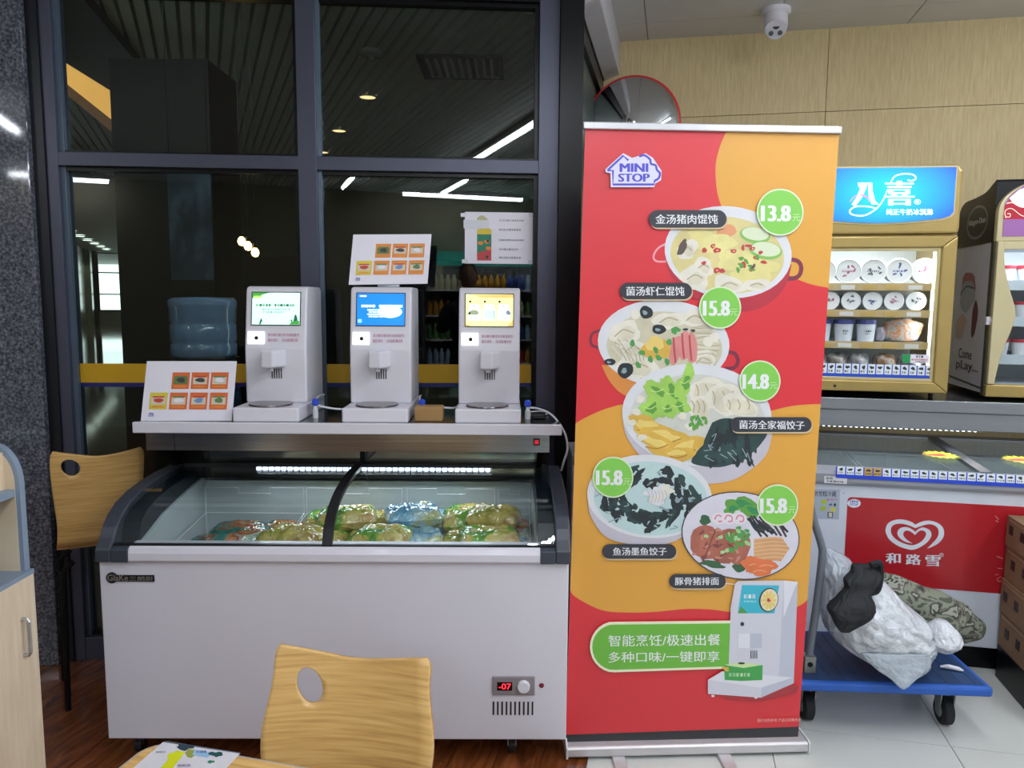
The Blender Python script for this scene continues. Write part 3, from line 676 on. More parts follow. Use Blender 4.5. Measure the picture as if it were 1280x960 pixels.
packs = [
 (-1.095, .15, .60, .19, .15, .07, 'teal', .1, 'teal and orange frozen pack at the front left corner of the tub'),
 (-1.06, .32, .60, .20, .15, .07, 'teal', -.1, 'teal and orange frozen pack behind the front left one'),
 (-1.03, .47, .60, .20, .13, .075, 'teal', .05, 'teal and orange frozen pack at the back left against the liner'),
 (-.885, .15, .60, .18, .15, .075, 'teal', -.05, 'teal and orange frozen pack second from the left at the front'),
 (-.85, .46, .60, .19, .14, .08, 'teal', .1, 'teal and orange frozen pack second from the left at the back'),
 (-.87, .31, .60, .16, .13, .07, 'teal', .2, 'teal and orange frozen pack in the middle of the left half'),
 (-.70, .14, .60, .18, .14, .075, 'yellow', .0, 'mustard frozen pack at the front just left of the black divider'),
 (-.69, .30, .62, .20, .15, .085, 'green', -.1, 'green and yellow frozen pack left of the divider in the middle row'),
 (-.67, .46, .64, .20, .13, .085, 'green', .1, 'green and yellow frozen pack at the back left of the divider, top layer'),
 (-.525, .14, .60, .16, .14, .075, 'yellow', .1, 'mustard frozen pack at the front right of the divider'),
 (-.505, .30, .61, .16, .14, .09, 'green', 0, 'green and yellow frozen pack right of the divider in the middle row'),
 (-.50, .46, .64, .17, .13, .08, 'yellow', -.1, 'mustard frozen pack right of the divider at the back'),
 (-.355, .14, .60, .18, .14, .08, 'blue', 0, 'pale blue frozen pack at the front centre of the right half'),
 (-.34, .29, .63, .19, .14, .08, 'blue', .15, 'pale blue frozen pack in the middle, tilted on its neighbours'),
 (-.32, .46, .65, .19, .13, .08, 'blue', -.05, 'pale blue frozen pack at the back right of centre'),
 (-.165, .14, .60, .18, .14, .08, 'green', .05, 'green and yellow frozen pack at the front right of the blue ones'),
 (-.15, .30, .62, .18, .14, .08, 'yellow', -.05, 'mustard frozen pack under the tallest pile on the right'),
 (-.14, .44, .66, .22, .17, .09, 'green', .1, 'large green and yellow frozen pack on the tallest pile on the right'),
 (.01, .15, .59, .15, .15, .07, 'teal', 0, 'teal frozen pack at the front right corner of the tub'),
 (.01, .31, .60, .15, .14, .07, 'blue', .1, 'pale blue frozen pack along the right wall of the tub'),
 (.005, .47, .61, .15, .13, .08, 'teal', -.1, 'teal frozen pack at the back right corner of the tub')]
packs += [
 (-.955, .24, .655, .20, .15, .075, 'teal', .35, 'teal and orange frozen pack lying on top of the left pile'),
 (-.76, .22, .665, .19, .15, .075, 'yellow', -.3, 'mustard frozen pack on top, left of the black divider'),
 (-.60, .38, .69, .20, .14, .075, 'green', .2, 'green and yellow frozen pack on top of the pile behind the divider'),
 (-.445, .22, .665, .18, .14, .075, 'green', -.2, 'green and yellow frozen pack on top, just right of the black divider'),
 (-.36, .38, .70, .19, .14, .075, 'blue', .25, 'pale blue frozen pack topmost of the blue pile'),
 (-.075, .22, .66, .20, .15, .075, 'green', .15, 'green and yellow frozen pack on top at the front right'),
 (-.06, .38, .69, .18, .13, .08, 'yellow', -.2, 'mustard frozen pack on top near the right wall of the tub')]
for p_ in packs: pack(p_[0], p_[1], p_[2], p_[3] * 1.08, p_[4] * 1.08, p_[5], *p_[6:])
# ================================================================== SHELF OVER THE FREEZER
sh = Thing('shelf_unit', 'dark steel shelf with white front edge above the display freezer', 'shelf', FZ, (-.57, .6, .889))
SU0, SU1 = -1.318, .178
b = MB(); b.box(SU0 + .004, SU1 - .004, .28, .72, 1.068, 1.096, STEELD); sh.part('top_panel', b)
b = MB(); b.box(SU0, SU1, .262, .282, 1.060, 1.098, WHITE); sh.part('front_edge', b, bevel=.003, label='white front edge of the shelf')
b = MB(); b.box(-1.29, .137, .30, .303, .992, 1.062, STEEL); b.box(-1.29, .137, .303, .36, .992, .995, STEEL); sh.part('fascia', b, label='mirror-like steel fascia under the shelf')
b = MB(); b.box(-1.19, -1.189, .2994, .2998, .992, 1.062, BLACKM); sh.part('fascia_seam', b)
b = MB(); b.box(.08, .103, .294, .301, 1.018, 1.043, BLACKP); sw = sh.part('rocker_switch', b)
b = MB(); b.box(.085, .098, .291, .295, 1.024, 1.037, mat('red rocker', 'e02235', .3, emit=.5)); sh.part('rocker', b, parent=sw, label='lit red rocker of the switch')
b = MB(); b.box(-1.20, .10, .60, .606, .893, 1.06, ramp_mat('mirror steel back', [(.2, '8f9290'), (.8, 'a8aaa6')], scale=2, stretch=(1, 1, 8), rough=.08, metal=1)); sh.part('back_panel', b)
b = MB(); b.box(-.588, -.568, .57, .60, .889, 1.06, BLACKM); sh.part('centre_post', b)
for ua, ub in ((-1.30, -1.20), (.10, .15)):
    b = MB(); b.prism([(.30, 1.06), (.52, .889), (.60, .889), (.60, 1.06)], 'u', ua, ua + .02, BLACKM); b.box(ua, ub, .56, .62, .889, 1.06, BLACKM); sh.part('bracket', b)

# ================================================================== DISPENSERS
SZ = 1.096
LENS = mat('lit sensor plate', 'ffffff', .3, emit=1.0, var=0)
def dispenser(u0, label, screen):
    """u0 = left side of the base; profile leans back above the sensor plate"""
    w = .232; v0 = .287; t = Thing('noodle_dispenser', label, 'dispenser', FZ, (u0 + w / 2, v0 + .18, SZ), 'countertop dispensers on the shelf')
    b = MB(); b.box(u0, u0 + w, v0, v0 + .385, SZ, SZ + .052, WHITEP); t.part('base', b, bevel=.006)
    for du in (.02, w - .02):
        b = MB(); b.lathe([(.008, 0), (.008, .003), (.001, .003)], (u0 + du, v0 + .02, SZ - .001), BLACKP, 10); t.part('foot', b)
    vb = v0 + .135
    prof = [(vb, SZ + .052), (vb, 1.345), (vb + .002, 1.36), (vb + .035, 1.56), (vb + .045, 1.571), (vb + .06, 1.574), (vb + .235, 1.574), (vb + .245, 1.565), (vb + .245, SZ + .052)]
    b = MB(); b.prism(prof, 'u', u0 + .004, u0 + w - .004, WHITEP); t.part('housing', b, bevel=.012)
    # the leaning face as a plane: points up the face
    Z0, Z1, V0_, V1_ = 1.36, 1.56, vb + .002, vb + .035
    nrm = Vector((0, -(Z1 - Z0), (V1_ - V0_))).normalized()
    def face(x, z):                                  # x from the left side, z height
        k = (z - Z0) / (Z1 - Z0); return Vector((u0 + x, V0_ + k * (V1_ - V0_), z)) + nrm * .0006
    b = MB(); P = [face(.026, 1.431), face(.206, 1.431), face(.206, 1.553), face(.026, 1.553)]
    b.add([p for p in P] + [p + nrm * .003 for p in P], [(3, 2, 1, 0), (4, 5, 6, 7), (0, 1, 5, 4), (1, 2, 6, 5), (2, 3, 7, 6), (3, 0, 4, 7)], BLACKP); sc = t.part('screen', b)
    pr = Print(lambda x, y: face(.029 + x * .174, 1.434 + (1 - y) * .116) + nrm * .0032, nrm, 4e-5); screen(pr); t.part('screen_image', pr.mb, parent=sc)
    b = MB(); P = [face(.014, 1.363), face(.076, 1.363), face(.076, 1.409), face(.014, 1.409)]; b.add(P + [p + nrm * .004 for p in P], [(3, 2, 1, 0), (4, 5, 6, 7), (0, 1, 5, 4), (1, 2, 6, 5), (2, 3, 7, 6), (3, 0, 4, 7)], LENS); sp = t.part('sensor_plate', b, bevel=.003, label='glowing white sensor plate')
    b = MB(); b.lathe([(.007, 0), (.007, -.0015), (.001, -.0015)], tuple(face(.048, 1.385) + nrm * .0062), BLACKP, 16, 'v'); t.part('sensor', b, parent=sp)
    pr = Print(lambda x, y: face(x - u0, y), nrm); pink = mat('pink small print', 'c79ab0', .6)
    pr.squiggle(u0 + .088, 1.402, u0 + .20, 1.392, pink, 3, .15); pr.squiggle(u0 + .088, 1.383, u0 + .125, 1.373, pink, 4, .15); pr.squiggle(u0 + .14, 1.383, u0 + .20, 1.373, pink, 5, .15); t.part('small_print', pr.mb)
    b = MB(); b.prism([(u0 + .085, vb), (u0 + .085, vb - .075), (u0 + .130, vb - .080), (u0 + .155, vb - .02), (u0 + .155, vb)], 'z', 1.283, 1.345, WHITEP); nz = t.part('spout_block', b, bevel=.006)
    b = MB(); b.lathe([(.010, 0), (.008, -.014), (.001, -.014)], (u0 + .112, vb - .045, 1.283), WHITEP, 14); t.part('nozzle', b, parent=nz)
    b = MB()
    for k in range(5): b.box(u0 + .100 + k * .0085, u0 + .1035 + k * .0085, vb - .0015, vb + .001, 1.238, 1.274, BLACKP)
    t.part('grille', b)
    b = MB(); b.lathe([(.074, 0), (.077, .003), (.076, .007), (.001, .007)], (u0 + .112, v0 + .078, SZ + .052), mat('bronze heating plate', '6b6468', .18, metal=.8), 36); t.part('heating_plate', b)
    return t
def s_green(p):
    p.rect(0, 0, 1, 1, mat('scr mint', 'c9f7e4', .4, emit=.95, var=.03, scale=5)); g = mat('scr green', '49a545', .4, emit=.6); dk = mat('scr dark green', '2c6a50', .4, emit=.35)
    p.poly([(0, 0), (.36, 0), (.2, .07), (.16, .14), (0, .17)], g); p.rrect(.02, .1, .2, .17, .03, mat('scr lime', 'b9e26a', .4, emit=.7)); p.squiggle(.08, .36, .40, .43, dk, 2, .1); p.squiggle(.46, .36, .93, .43, dk, 3, .1)
    pk_ = mat('scr grey text', '8fb7ab', .4, emit=.5); p.squiggle(.22, .50, .80, .55, pk_, 4); p.squiggle(.22, .59, .70, .64, pk_, 5)
    p.poly([(.16, 1), (.2, .8), (.23, .88), (.19, 1)], dk); p.poly([(.8, 1), (.84, .9), (1, .88), (1, 1)], g); p.poly([(.88, .9), (.9, .72), (.93, .68), (.95, .75), (.97, .88)], dk); p.poly([(.84, .93), (.81, .85), (.86, .85)], dk)
def s_blue(p):
    p.rect(0, 0, 1, 1, gradient_mat('scr blue', '00c4f2', '0a7ff0', (-.40, .5, 1.48), (.16, .5, .12), .85)); w = mat('scr white', 'ffffff', .4, emit=1.2, var=0)
    p.rrect(.05, .06, .2, .11, .02, mat('scr pink', 'ffd9dc', .4, emit=.9)); p.squiggle(.09, .36, .40, .44, w, 2, .1); p.squiggle(.46, .36, .95, .44, w, 3, .1)
    for k, y in enumerate((.50, .57, .64, .71)): p.squiggle(.22 + .03 * (k % 2), y, .56, y + .045, w, 7 + k, .12)
    p.ell(.70, .58, .25, .19, w); p.rrect(.03, .82, .11, .93, .02, mat('scr pale', '9be0ff', .4, emit=.8))
def s_yellow(p):
    p.rect(0, 0, 1, 1, mat('scr yellow', 'f0eca2', .4, emit=.85, var=.08, scale=9)); w = mat('scr panel', 'e4f6e6', .4, emit=.9); dk = mat('scr black', '2c3024', .4, emit=.1); og = mat('scr orange', 'e9c168', .4, emit=.7)
    p.poly([(.15, .03), (1, .0), (1, .12), (.3, .1)], og); p.poly([(.88, 1), (1, .8), (1, 1)], og); p.poly([(0, .9), (.1, 1), (0, 1)], og)
    for k in range(3):
        x = .07 + .31 * k; p.rect(x, .20, x + .045, .27, dk); p.rrect(x, .32, x + .22, .45, .05, mat('scr cloud', 'eef6ee', .4, emit=1)); p.poly([(x + .09, .36), (x + .13, .36), (x + .11, .40)], dk)
        p.rect(x - .02, .47, x + .25, .82, w); p.squiggle(x + .04, .72, x + .19, .76, mat('scr sage', '9db9a4', .4, emit=.6), 3)
    p.blob(.17, .58, .12, .07, mat('scr moss', '9fb089', .4, emit=.5)); p.blob(.08, .61, .03, .04, dk); p.rrect(.38, .50, .60, .78, .03, mat('scr aqua', 'c4efe6', .4, emit=.85)); p.line([(.60, .5), (.61, .8)], .012, dk); p.blob(.9, .58, .05, .07, mat('scr slate', '7f93b0', .4, emit=.5))
dispenser(-.978, 'white dispenser with the mint green screen, leftmost on the shelf', s_green)
dispenser(-.595, 'white dispenser with the bright blue screen, in the middle of the shelf', s_blue)
dispenser(-.197, 'white dispenser with the pale yellow screen, rightmost on the shelf', s_yellow)
# hoses and valves ----------------------------------------------------
HOSE = mat('white hose', 'd9dde2', .35); BVAL = mat('blue valve', '2a4fd0', .35)
for k, (u, nm) in enumerate(((-.715, 'left and middle'), (-.325, 'middle and right'), (.062, 'right dispenser and the shelf end'))):
    t = Thing('hose_valve', 'blue and white hose valve between the ' + nm + ' dispensers' if k < 2 else 'blue and white hose valve right of the rightmost dispenser', 'valve', FZ, (u, .40, SZ), 'small hose valves on the shelf')
    b = MB(); b.lathe([(.010, 0), (.010, .03), (.007, .034), (.007, .05), (.001, .05)], (u, .40, SZ), HOSE, 14); t.part('body', b)
    b = MB(); b.lathe([(.008, .0), (.012, .004), (.012, .02), (.007, .026), (.001, .026)], (u, .40, SZ + .045), BVAL, 14); t.part('cap', b)
def hose(name, pts, label, r=.004): b = MB(); b.tube(spline(pts, 6), r, HOSE, 8); single(name, b, FZ, at=pts[0], label=label, cat='hose', smooth=True)
hose('water_hose', [(-.735, .62, 1.155), (-.73, .50, 1.16), (-.715, .41, 1.145), (-.66, .41, 1.13), (-.615, .45, 1.122), (-.606, .56, 1.12)], 'thin white hose looping between the left and middle dispensers')
hose('water_hose', [(-.352, .60, 1.155), (-.345, .50, 1.158), (-.325, .41, 1.145), (-.27, .41, 1.138), (-.215, .45, 1.128), (-.206, .56, 1.12)], 'thin white hose looping between the middle and right dispensers')
hose('water_hose', [(.064, .40, 1.138), (.10, .39, 1.136), (.15, .37, 1.115), (.192, .34, 1.06), (.205, .34, 1.0), (.195, .36, .95), (.19, .42, .90)], 'white hose curling down over the right end of the shelf')
hose('power_lead', [(.055, .50, 1.10), (.10, .46, 1.103), (.14, .50, 1.102), (.12, .56, 1.102), (.07, .54, 1.102)], 'loose coil of thin lead at the right end of the shelf', .0025)
b = MB(); b.box(-.345, -.245, .33, .40, SZ, SZ + .052, mat('small brown box', 'a5804f', .7)); single('small_carton', b, FZ, at=(-.29, .36, SZ), label='small brown cardboard box between the middle and right dispensers', cat='box', bevel=.004)
b = MB(); b.box(.075, .13, .40, .44, SZ, SZ + .018, BLACKP); single('power_adapter', b, FZ, at=(.1, .42, SZ), label='small black power adapter at the right end of the shelf', cat='adapter', bevel=.004)

# menu boards -------------------------------------------------------------
CH = {k: mat('menu ' + k, v, .5) for k, v in dict(orange='d9672a', amber='e08a34', yel='d9c238', red='c23a2c', dish='cfc7b4', green='5f7a48', dark='3c3a30', white='ece8ee', blue='6f8fbc', pale='e7e2ea').items()}
def menu_card(t, face, nrm, hue):
    b = MB(); P = [face(0, 1), face(1, 1), face(1, 0), face(0, 0)]; b.add(P + [p - nrm * .004 for p in P], [(0, 1, 2, 3), (7, 6, 5, 4), (0, 4, 5, 1), (1, 5, 6, 2), (2, 6, 7, 3), (3, 7, 4, 0)], PAPER); t.part('board', b)
    p = Print(face, nrm, 5e-5)
    cells = [(.30 + .215 * k, .19, 0) for k in range(3)] + [(.075 + .222 * k, .53, 1) for k in range(4)]
    for i, (x, y, r) in enumerate(cells):
        base = CH['yel'] if i == 3 else CH[hue]
        p.rect(x, y, x + .195, y + .28, base); p.rect(x + .02, y + .08, x + .175, y + .20, CH['dish'] if i not in (0,) else CH['green'])
        p.blob(x + .10, y + .13, .05, .04, CH[('dark', 'dark', 'pale', 'red', 'pale', 'blue', 'green')[i]], seed=i); p.rect(x + .03, y + .06, x + .16, y + .085, CH[('green', 'red', 'green', 'red', 'green', 'red', 'green')[i]])
        p.rect(x + .03, y + .225, x + .165, y + .25, CH['amber'])
    p.text('MINI', .085, .865, .135, .895, mat('sticker navy', '4a4fb0', .5), .03); p.text('STOP', .08, .90, .14, .93, mat('sticker navy', '4a4fb0', .5), .03)
    t.part('print', p.mb)
def plane_from(fr_, c00, c10, c01):         # u-v-z corners: top-left, top-right, bottom-left
    a, bx, by = Vector(c00), Vector(c10) - Vector(c00), Vector(c01) - Vector(c00); n = bx.cross(by).normalized()
    n = n if n.y < 0 else -n
    return (lambda x, y: a + bx * x + by * y), n
t = Thing('menu_board', 'white menu board of seven dishes leaning at the left end of the shelf', 'menu board', FZ, (-1.16, .33, SZ))
fn, n_ = plane_from(FZ, (-1.305, .365, 1.303), (-.985, .365, 1.305), (-1.308, .305, SZ))
menu_card(t, fn, n_, 'orange')
b = MB(); b.box(-1.2, -1.1, .375, .38, SZ, 1.25, PAPER); b.box(-1.2, -1.1, .38, .44, SZ, SZ + .004, PAPER); t.part('support', b)
t = Thing('menu_board', 'white menu board of seven dishes standing on top of the middle dispenser', 'menu board', FZ, (-.455, .51, 1.576))
fn, n_ = plane_from(FZ, (-.590, .515, 1.768), (-.303, .555, 1.775), (-.602, .475, 1.582))
menu_card(t, fn, n_, 'amber')
b = MB(); b.box(-.50, -.42, .505, .53, 1.576, 1.60, mat('clear stand', 'c8d4da', .2)); b.box(-.47, -.45, .53, .54, 1.60, 1.70, mat('clear stand', 'c8d4da', .2)); t.part('support', b)

# notice on the window
no = Thing('notice_sheet', 'white printed sheet taped high on the right pane above the rightmost dispenser', 'notice', WN, (-.05, .028, 1.68))
b = MB(); b.box(-.200, .0835, .0275, .0285, 1.681, 1.893, PAPER); no.part('sheet', b)
p = Print(lambda x, y: (-.200 + x * .2995, .0274, 1.893 - y * .212), step=2e-5)
p.blob(.24, .16, .07, .10, mat('leaf yellow', 'b9b98a', .6)); p.rect(.17, .33, .37, .43, CH['yel']); p.poly([(.2, .33), (.24, .24), (.31, .24), (.35, .33)], CH['yel'])
p.rect(.17, .43, .37, .80, mat('notice green', '2f7d62', .6)); p.rect(.17, .80, .37, .94, mat('notice red', 'c04a4a', .6)); p.poly([(.17, .80), (.37, .70), (.37, .80)], mat('notice red', 'c04a4a', .6))
for x, y in ((.31, .57), (.33, .70), (.22, .60)): p.blob(x, y, .035, .04, CH['amber'], seed=3)
for x, y in ((.32, .56), (.31, .87)): p.blob(x, y, .02, .03, CH['dark'])
g_ = mat('grey small print', '8d8c96', .6)
for k, y in enumerate((.14, .32, .52, .70, .86)): p.squiggle(.48, y, .48 + (.34, .30, .34, .29, .3)[k], y + .032, g_, k)
no.part('print', p.mb)
b = MB()
for u, z in ((-.205, 1.88), (.078, 1.885), (.078, 1.69), (-.2, 1.69)): b.box(u - .012, u + .012, .0268, .0272, z - .008, z + .008, mat('clear tape', 'd2d4dc', .12))
b.box(-.205, -.10, .0268, .0271, 1.825, 1.86, mat('clear tape', 'd2d4dc', .12)); no.part('tape', b)

# ================================================================== ROLL-UP BANNER
bn = Thing('roll_up_banner', 'tall red and orange roll-up banner showing five noodle bowls with prices', 'banner', BN, (0, 0, 0))
REDI = mat('banner red', 'da2a35', .45, var=.02, scale=2, coat=.5, crough=.36); ORI = mat('banner orange', 'e0a23c', .45, var=.02, scale=2, coat=.5, crough=.36)
BW = .402
def lean(z): return .0155 * z - .014           # the sheet hangs a little out of true
def leaning(b): b.v = [(x + lean(z), y, z) for x, y, z in b.v]; return b
b = MB(); b.box(-BW, BW, 0, .0012, .044, 2.062, REDI); sheet = bn.part('banner_sheet', leaning(b))
b = MB(); b.box(-BW - .008, BW + .004, -.012, .010, 2.056, 2.078, mat('satin aluminium', 'c9c9cd', .3, metal=.6)); bn.part('top_rail', leaning(b), bevel=.003)
ALU = mat('base aluminium', 'cfccce', .35, metal=.4)
b = MB(); b.prism([(-.032, .010), (-.036, .016), (-.036, .040), (-.028, .046), (.06, .046), (.07, .04), (.07, .010)], 'u', -BW - .010, BW + .008, ALU); bn.part('base_housing', b, bevel=.003)
for u in (-BW - .014, BW + .008):
    b = MB(); b.prism([(-.038, .008), (-.038, .044), (-.026, .050), (.062, .085 if u < 0 else .050), (.074, .04), (.074, .008)], 'u', u, u + .006, mat('base end cap', 'd6d6d6', .4)); bn.part('end_cap', b)
for u in (-.24, .12):
    b = MB(); b.box(u - .022, u + .022, -.20, .10, 0, .012, ALU); bn.part('foot', b, bevel=.003)
b = MB(); b.tube([(0, .03, .06), (0, .03, 2.056)], .008, ALU, 10); bn.part('rear_pole', leaning(b))
def bp(px, py): return BN.at(px, py, 0)
P = Print(lambda x, y: (lambda q: (max(-BW + lean(q.z), min(BW + lean(q.z), q.x)), -.0002, max(.0465, min(2.06, q.z))))(bp(x, y)), step=1.2e-5)
def A(x, y): return (720 + x / 3.765, 150 + y / 3.765)
def B_(x, y): return (720 + x / 3.765, 350 + y / 3.765)
def C_(x, y): return (720 + x / 3.765, 550 + y / 3.765)
def D_(x, y): return (700 + x / 3.765, 705 + y / 3.765)
def pm(n, c, **k): return mat('ink ' + n, c, .45, var=k.pop('var', .04), coat=.5, crough=.36, **k)
# orange fields
P.poly(spline([A(730, 20), A(690, 90), A(660, 190), A(658, 280), A(672, 370), A(720, 480), A(820, 590), A(950, 700), A(1080, 765), A(1190, 790)], 6) + [A(1290, 790), A(1290, 0)], ORI)
P.poly(spline([B_(-30, 690), B_(60, 640), B_(160, 600), B_(260, 588), B_(500, 640), B_(760, 660), B_(920, 615), B_(1040, 590), B_(1200, 582)], 6) + [C_(1200, 620), C_(1105, 740)] + spline([C_(1105, 740), C_(1040, 785), C_(930, 800), C_(750, 810), C_(640, 798), C_(520, 795), C_(380, 808), C_(250, 812), C_(120, 800), C_(0, 740), C_(-30, 700)], 5), ORI)
P.poly([(700, 918.5), (1012, 908), (1012, 945), (700, 945)], pm('black', '1e2226'))
CER = pm('porcelain', 'dcdde2'); CERS = pm('porcelain shade', 'c4bfcb'); BRED = pm('bowl red', 'b8283a'); PUR = pm('handle plum', '7c2440'); SOUP = pm('golden soup', 'd9cb8c', var=.12); PALE = pm('pale soup', 'cdc6ac', var=.12)
DUMP = pm('dumpling', 'd9d2bc', var=.14); DUMP2 = pm('dumpling light', 'e4dfd0', var=.08); DUMPS = pm('dumpling fold', 'b3a888'); GRN = pm('scallion', '4d9a4c'); GRN2 = pm('lettuce', '9dca5a', var=.2); GRN3 = pm('lettuce dark', '5f9d3e'); INK = pm('nori', '17242a', var=.3); INK2 = pm('kelp', '24403f', var=.3); SHEEN = pm('sheen', '8fa5ab'); CHILI = pm('chili', 'c23a3e'); PINK = pm('shrimp', 'd98a86', var=.12); PINK2 = pm('shrimp stripe', 'b84a52'); EGG = pm('egg yellow', 'dcb14a', var=.12); EGG2 = pm('egg light', 'e9cd72'); TEALM = pm('broth milk', 'bcd5d6'); MEAT = pm('pork', 'a8604e', var=.25); MEAT2 = pm('pork dark', '7e3f37', var=.2); CAR = pm('carrot', 'e07444', var=.1); BAM = pm('bamboo', 'd09a68', var=.12)
def E3(fn, cx, cy, rx, ry, m, rot=0): c = fn(cx, cy); P.ell(c[0], c[1], rx / 3.765, ry / 3.765, m, rot)
def O3(fn, cx, cy, rx, ry, m, rot=0, irr=.25, seed=None): c = fn(cx, cy); P.blob(c[0], c[1], rx / 3.765, ry / 3.765, m, rot, irr, 16, seed)
def L3(fn, pts, w, m): P.line(spline([fn(*p) for p in pts], 4), w / 3.765, m)
rd = random.Random(5)
# bowl 1 : golden broth wontons, red casserole
L3(A, [(445, 575), (390, 600), (365, 640), (380, 665), (440, 665)], 9, pm('handle glint', 'e8a0a8')); L3(A, [(1000, 655), (1045, 665), (1060, 700), (1040, 740), (970, 750)], 20, PUR)
P.poly(spline([A(418, 640), A(450, 740), A(560, 840), A(740, 900), A(880, 880), A(980, 790), A(1015, 680)], 5), BRED)
E3(A, 716, 622, 300, 216, CER, 6); E3(A, 712, 636, 268, 180, SOUP, 6)
for (x, y, a, c) in ((590, 540, 70, 30), (830, 740, 90, 45), (620, 590, 60, 35), (900, 690, 60, 30)): O3(A, x, y, a, c, pm('soup shine', 'e2d78e', var=.1), 10)
for (x, y, a, c, r) in ((525, 610, 42, 52, 60), (560, 740, 75, 55, -10), (720, 775, 78, 42, 5), (600, 690, 50, 40, 20), (850, 775, 60, 30, 0)):
    O3(A, x, y, a, c, DUMP2, r); O3(A, x + 8, y + 6, a * .6, c * .5, DUMP, r); L3(A, [(x - a * .5, y + c * .2), (x, y - c * .2), (x + a * .5, y + c * .1)], 6, DUMPS)
O3(A, 705, 525, 52, 34, pm('carrot soft', 'e09a6c')); O3(A, 670, 580, 90, 40, pm('glass noodle', 'e3da92', var=.14)); O3(A, 760, 660, 110, 45, pm('glass noodle', 'e3da92', var=.14))
for (x, y, a, c, r) in ((842, 542, 72, 38, 8), (892, 614, 78, 42, 8)): E3(A, x, y, a, c, pm('lime rind', '86bf5c'), r); E3(A, x + 2, y - 6, a * .88, c * .8, pm('lime flesh', 'dbe5c4'), r)
for k in range(16):
    x, y = rd.uniform(600, 900), rd.uniform(585, 715); O3(A, x, y, rd.uniform(8, 17), rd.uniform(7, 14), CHILI, seed=k)
    if k % 2: O3(A, x + 2, y, 5, 4, pm('chili seed', 'e8b48c'), seed=k)
for k in range(9): x, y = rd.uniform(730, 860), rd.uniform(640, 720); O3(A, x, y, 14, 8, rd.choice((GRN, GRN3, pm('olive', '5b4a42'))), rd.uniform(0, 180), seed=k)
O3(A, 500, 600, 18, 40, pm('olive', '5b4a42'), 30)
# bowl 2 : orange casserole
L3(B_, [(120, 235), (80, 250), (68, 280), (80, 310), (125, 318)], 12, PUR); L3(B_, [(700, 338), (745, 345), (762, 380), (745, 412), (700, 418)], 18, PUR)
P.poly(spline([B_(120, 400), B_(160, 480), B_(240, 548), B_(420, 590), B_(600, 520), B_(700, 420)], 5), pm('bowl orange', 'd98a3e'))
E3(B_, 412, 298, 310, 206, CER, 3); E3(B_, 416, 316, 272, 168, PALE, 3)
for (x, y, a, c, r) in ((230, 250, 80, 55, -20), (290, 410, 95, 62, 10), (440, 190, 80, 40, 0), (560, 180, 70, 38, 10), (600, 380, 60, 50, 0), (270, 330, 70, 40, 0)):
    O3(B_, x, y, a, c, DUMP2, r); O3(B_, x + 6, y + 5, a * .65, c * .55, DUMP, r); L3(B_, [(x - a * .6, y + c * .3), (x - a * .1, y - c * .3), (x + a * .5, y)], 6, DUMPS)
for k in range(14): y = 210 + k * 13; L3(B_, [(560 + rd.uniform(-10, 10), y), (620, y + rd.uniform(-12, 12)), (680 - abs(k - 7) * 6, y + 6)], 4, DUMPS if k % 2 else DUMP2)
for k in range(12): L3(B_, [(170 + k * 9, 300 + rd.uniform(-40, 20)), (200 + k * 10, 330 + rd.uniform(-20, 20)), (230 + k * 8, 380)], 4, DUMPS if k % 2 else DUMP2)
for (x, y, a, c) in ((330, 152, 32, 30), (232, 425, 38, 36), (160, 385, 26, 16), (390, 232, 34, 22)): O3(B_, x, y, a, c, INK, irr=.1); O3(B_, x - 6, y + 2, a * .35, c * .35, SHEEN)
for (x, y) in ((278, 162), (620, 290), (650, 270)): O3(B_, x, y, 24, 24, DUMP2, irr=.1)
O3(B_, 380, 325, 70, 52, EGG, -10); O3(B_, 370, 300, 50, 30, EGG2, -10)
for (x, y) in ((265, 297), (310, 342), (375, 330), (388, 365), (292, 400), (438, 292), (460, 240), (475, 232), (428, 385), (350, 372)): O3(B_, x, y, 16, 12, GRN, rd.uniform(0, 90))
for (x, y, r) in ((470, 330, 105), (510, 310, 95), (545, 320, 85)): O3(B_, x, y, 75, 26, PINK, r, .15); L3(B_, [(x - 12, y - 60), (x - 8, y), (x - 2, y + 60)], 9, PINK2)
for (x, y) in ((515, 232), (550, 238)): O3(B_, x, y, 12, 6, INK2)
# bowl 3 : big white bowl
P.poly(spline([B_(217, 640), B_(240, 740), B_(330, 850), B_(520, 940), B_(640, 958), B_(760, 930), B_(880, 840), B_(920, 740), B_(922, 640)], 5), CERS)
E3(B_, 568, 634, 352, 240, CER, 4); E3(B_, 572, 652, 316, 208, pm('clear broth', 'cfd0c6', var=.08), 4)
P.poly(spline([B_(640, 670), B_(720, 650), B_(890, 700), B_(870, 770), B_(790, 840), B_(680, 880), B_(560, 868), B_(545, 840), B_(590, 780)], 5), INK2)
for k in range(26): x, y = rd.uniform(600, 850), rd.uniform(690, 860); O3(B_, x, y, rd.uniform(16, 44), rd.uniform(8, 20), rd.choice((INK, INK, INK2)), rd.uniform(0, 180), .4, k)
for k in range(12): x, y = rd.uniform(610, 820), rd.uniform(690, 850); L3(B_, [(x, y), (x + rd.uniform(-25, 25), y + rd.uniform(-20, 20)), (x + rd.uniform(-30, 30), y + rd.uniform(10, 35))], 4, SHEEN)
for (x, y, a, c, r) in ((620, 530, 90, 72, 15), (700, 560, 95, 70, 25), (770, 590, 90, 50, 20), (580, 600, 50, 60, 0)):
    O3(B_, x, y, a, c, DUMP2, r, .15); O3(B_, x + 5, y + 8, a * .8, c * .75, DUMP, r, .15)
    for q in (-.5, 0, .5): L3(B_, [(x + a * q - 12, y - c * .55), (x + a * q, y - c * .1), (x + a * q - 5, y + c * .4)], 6, DUMPS)
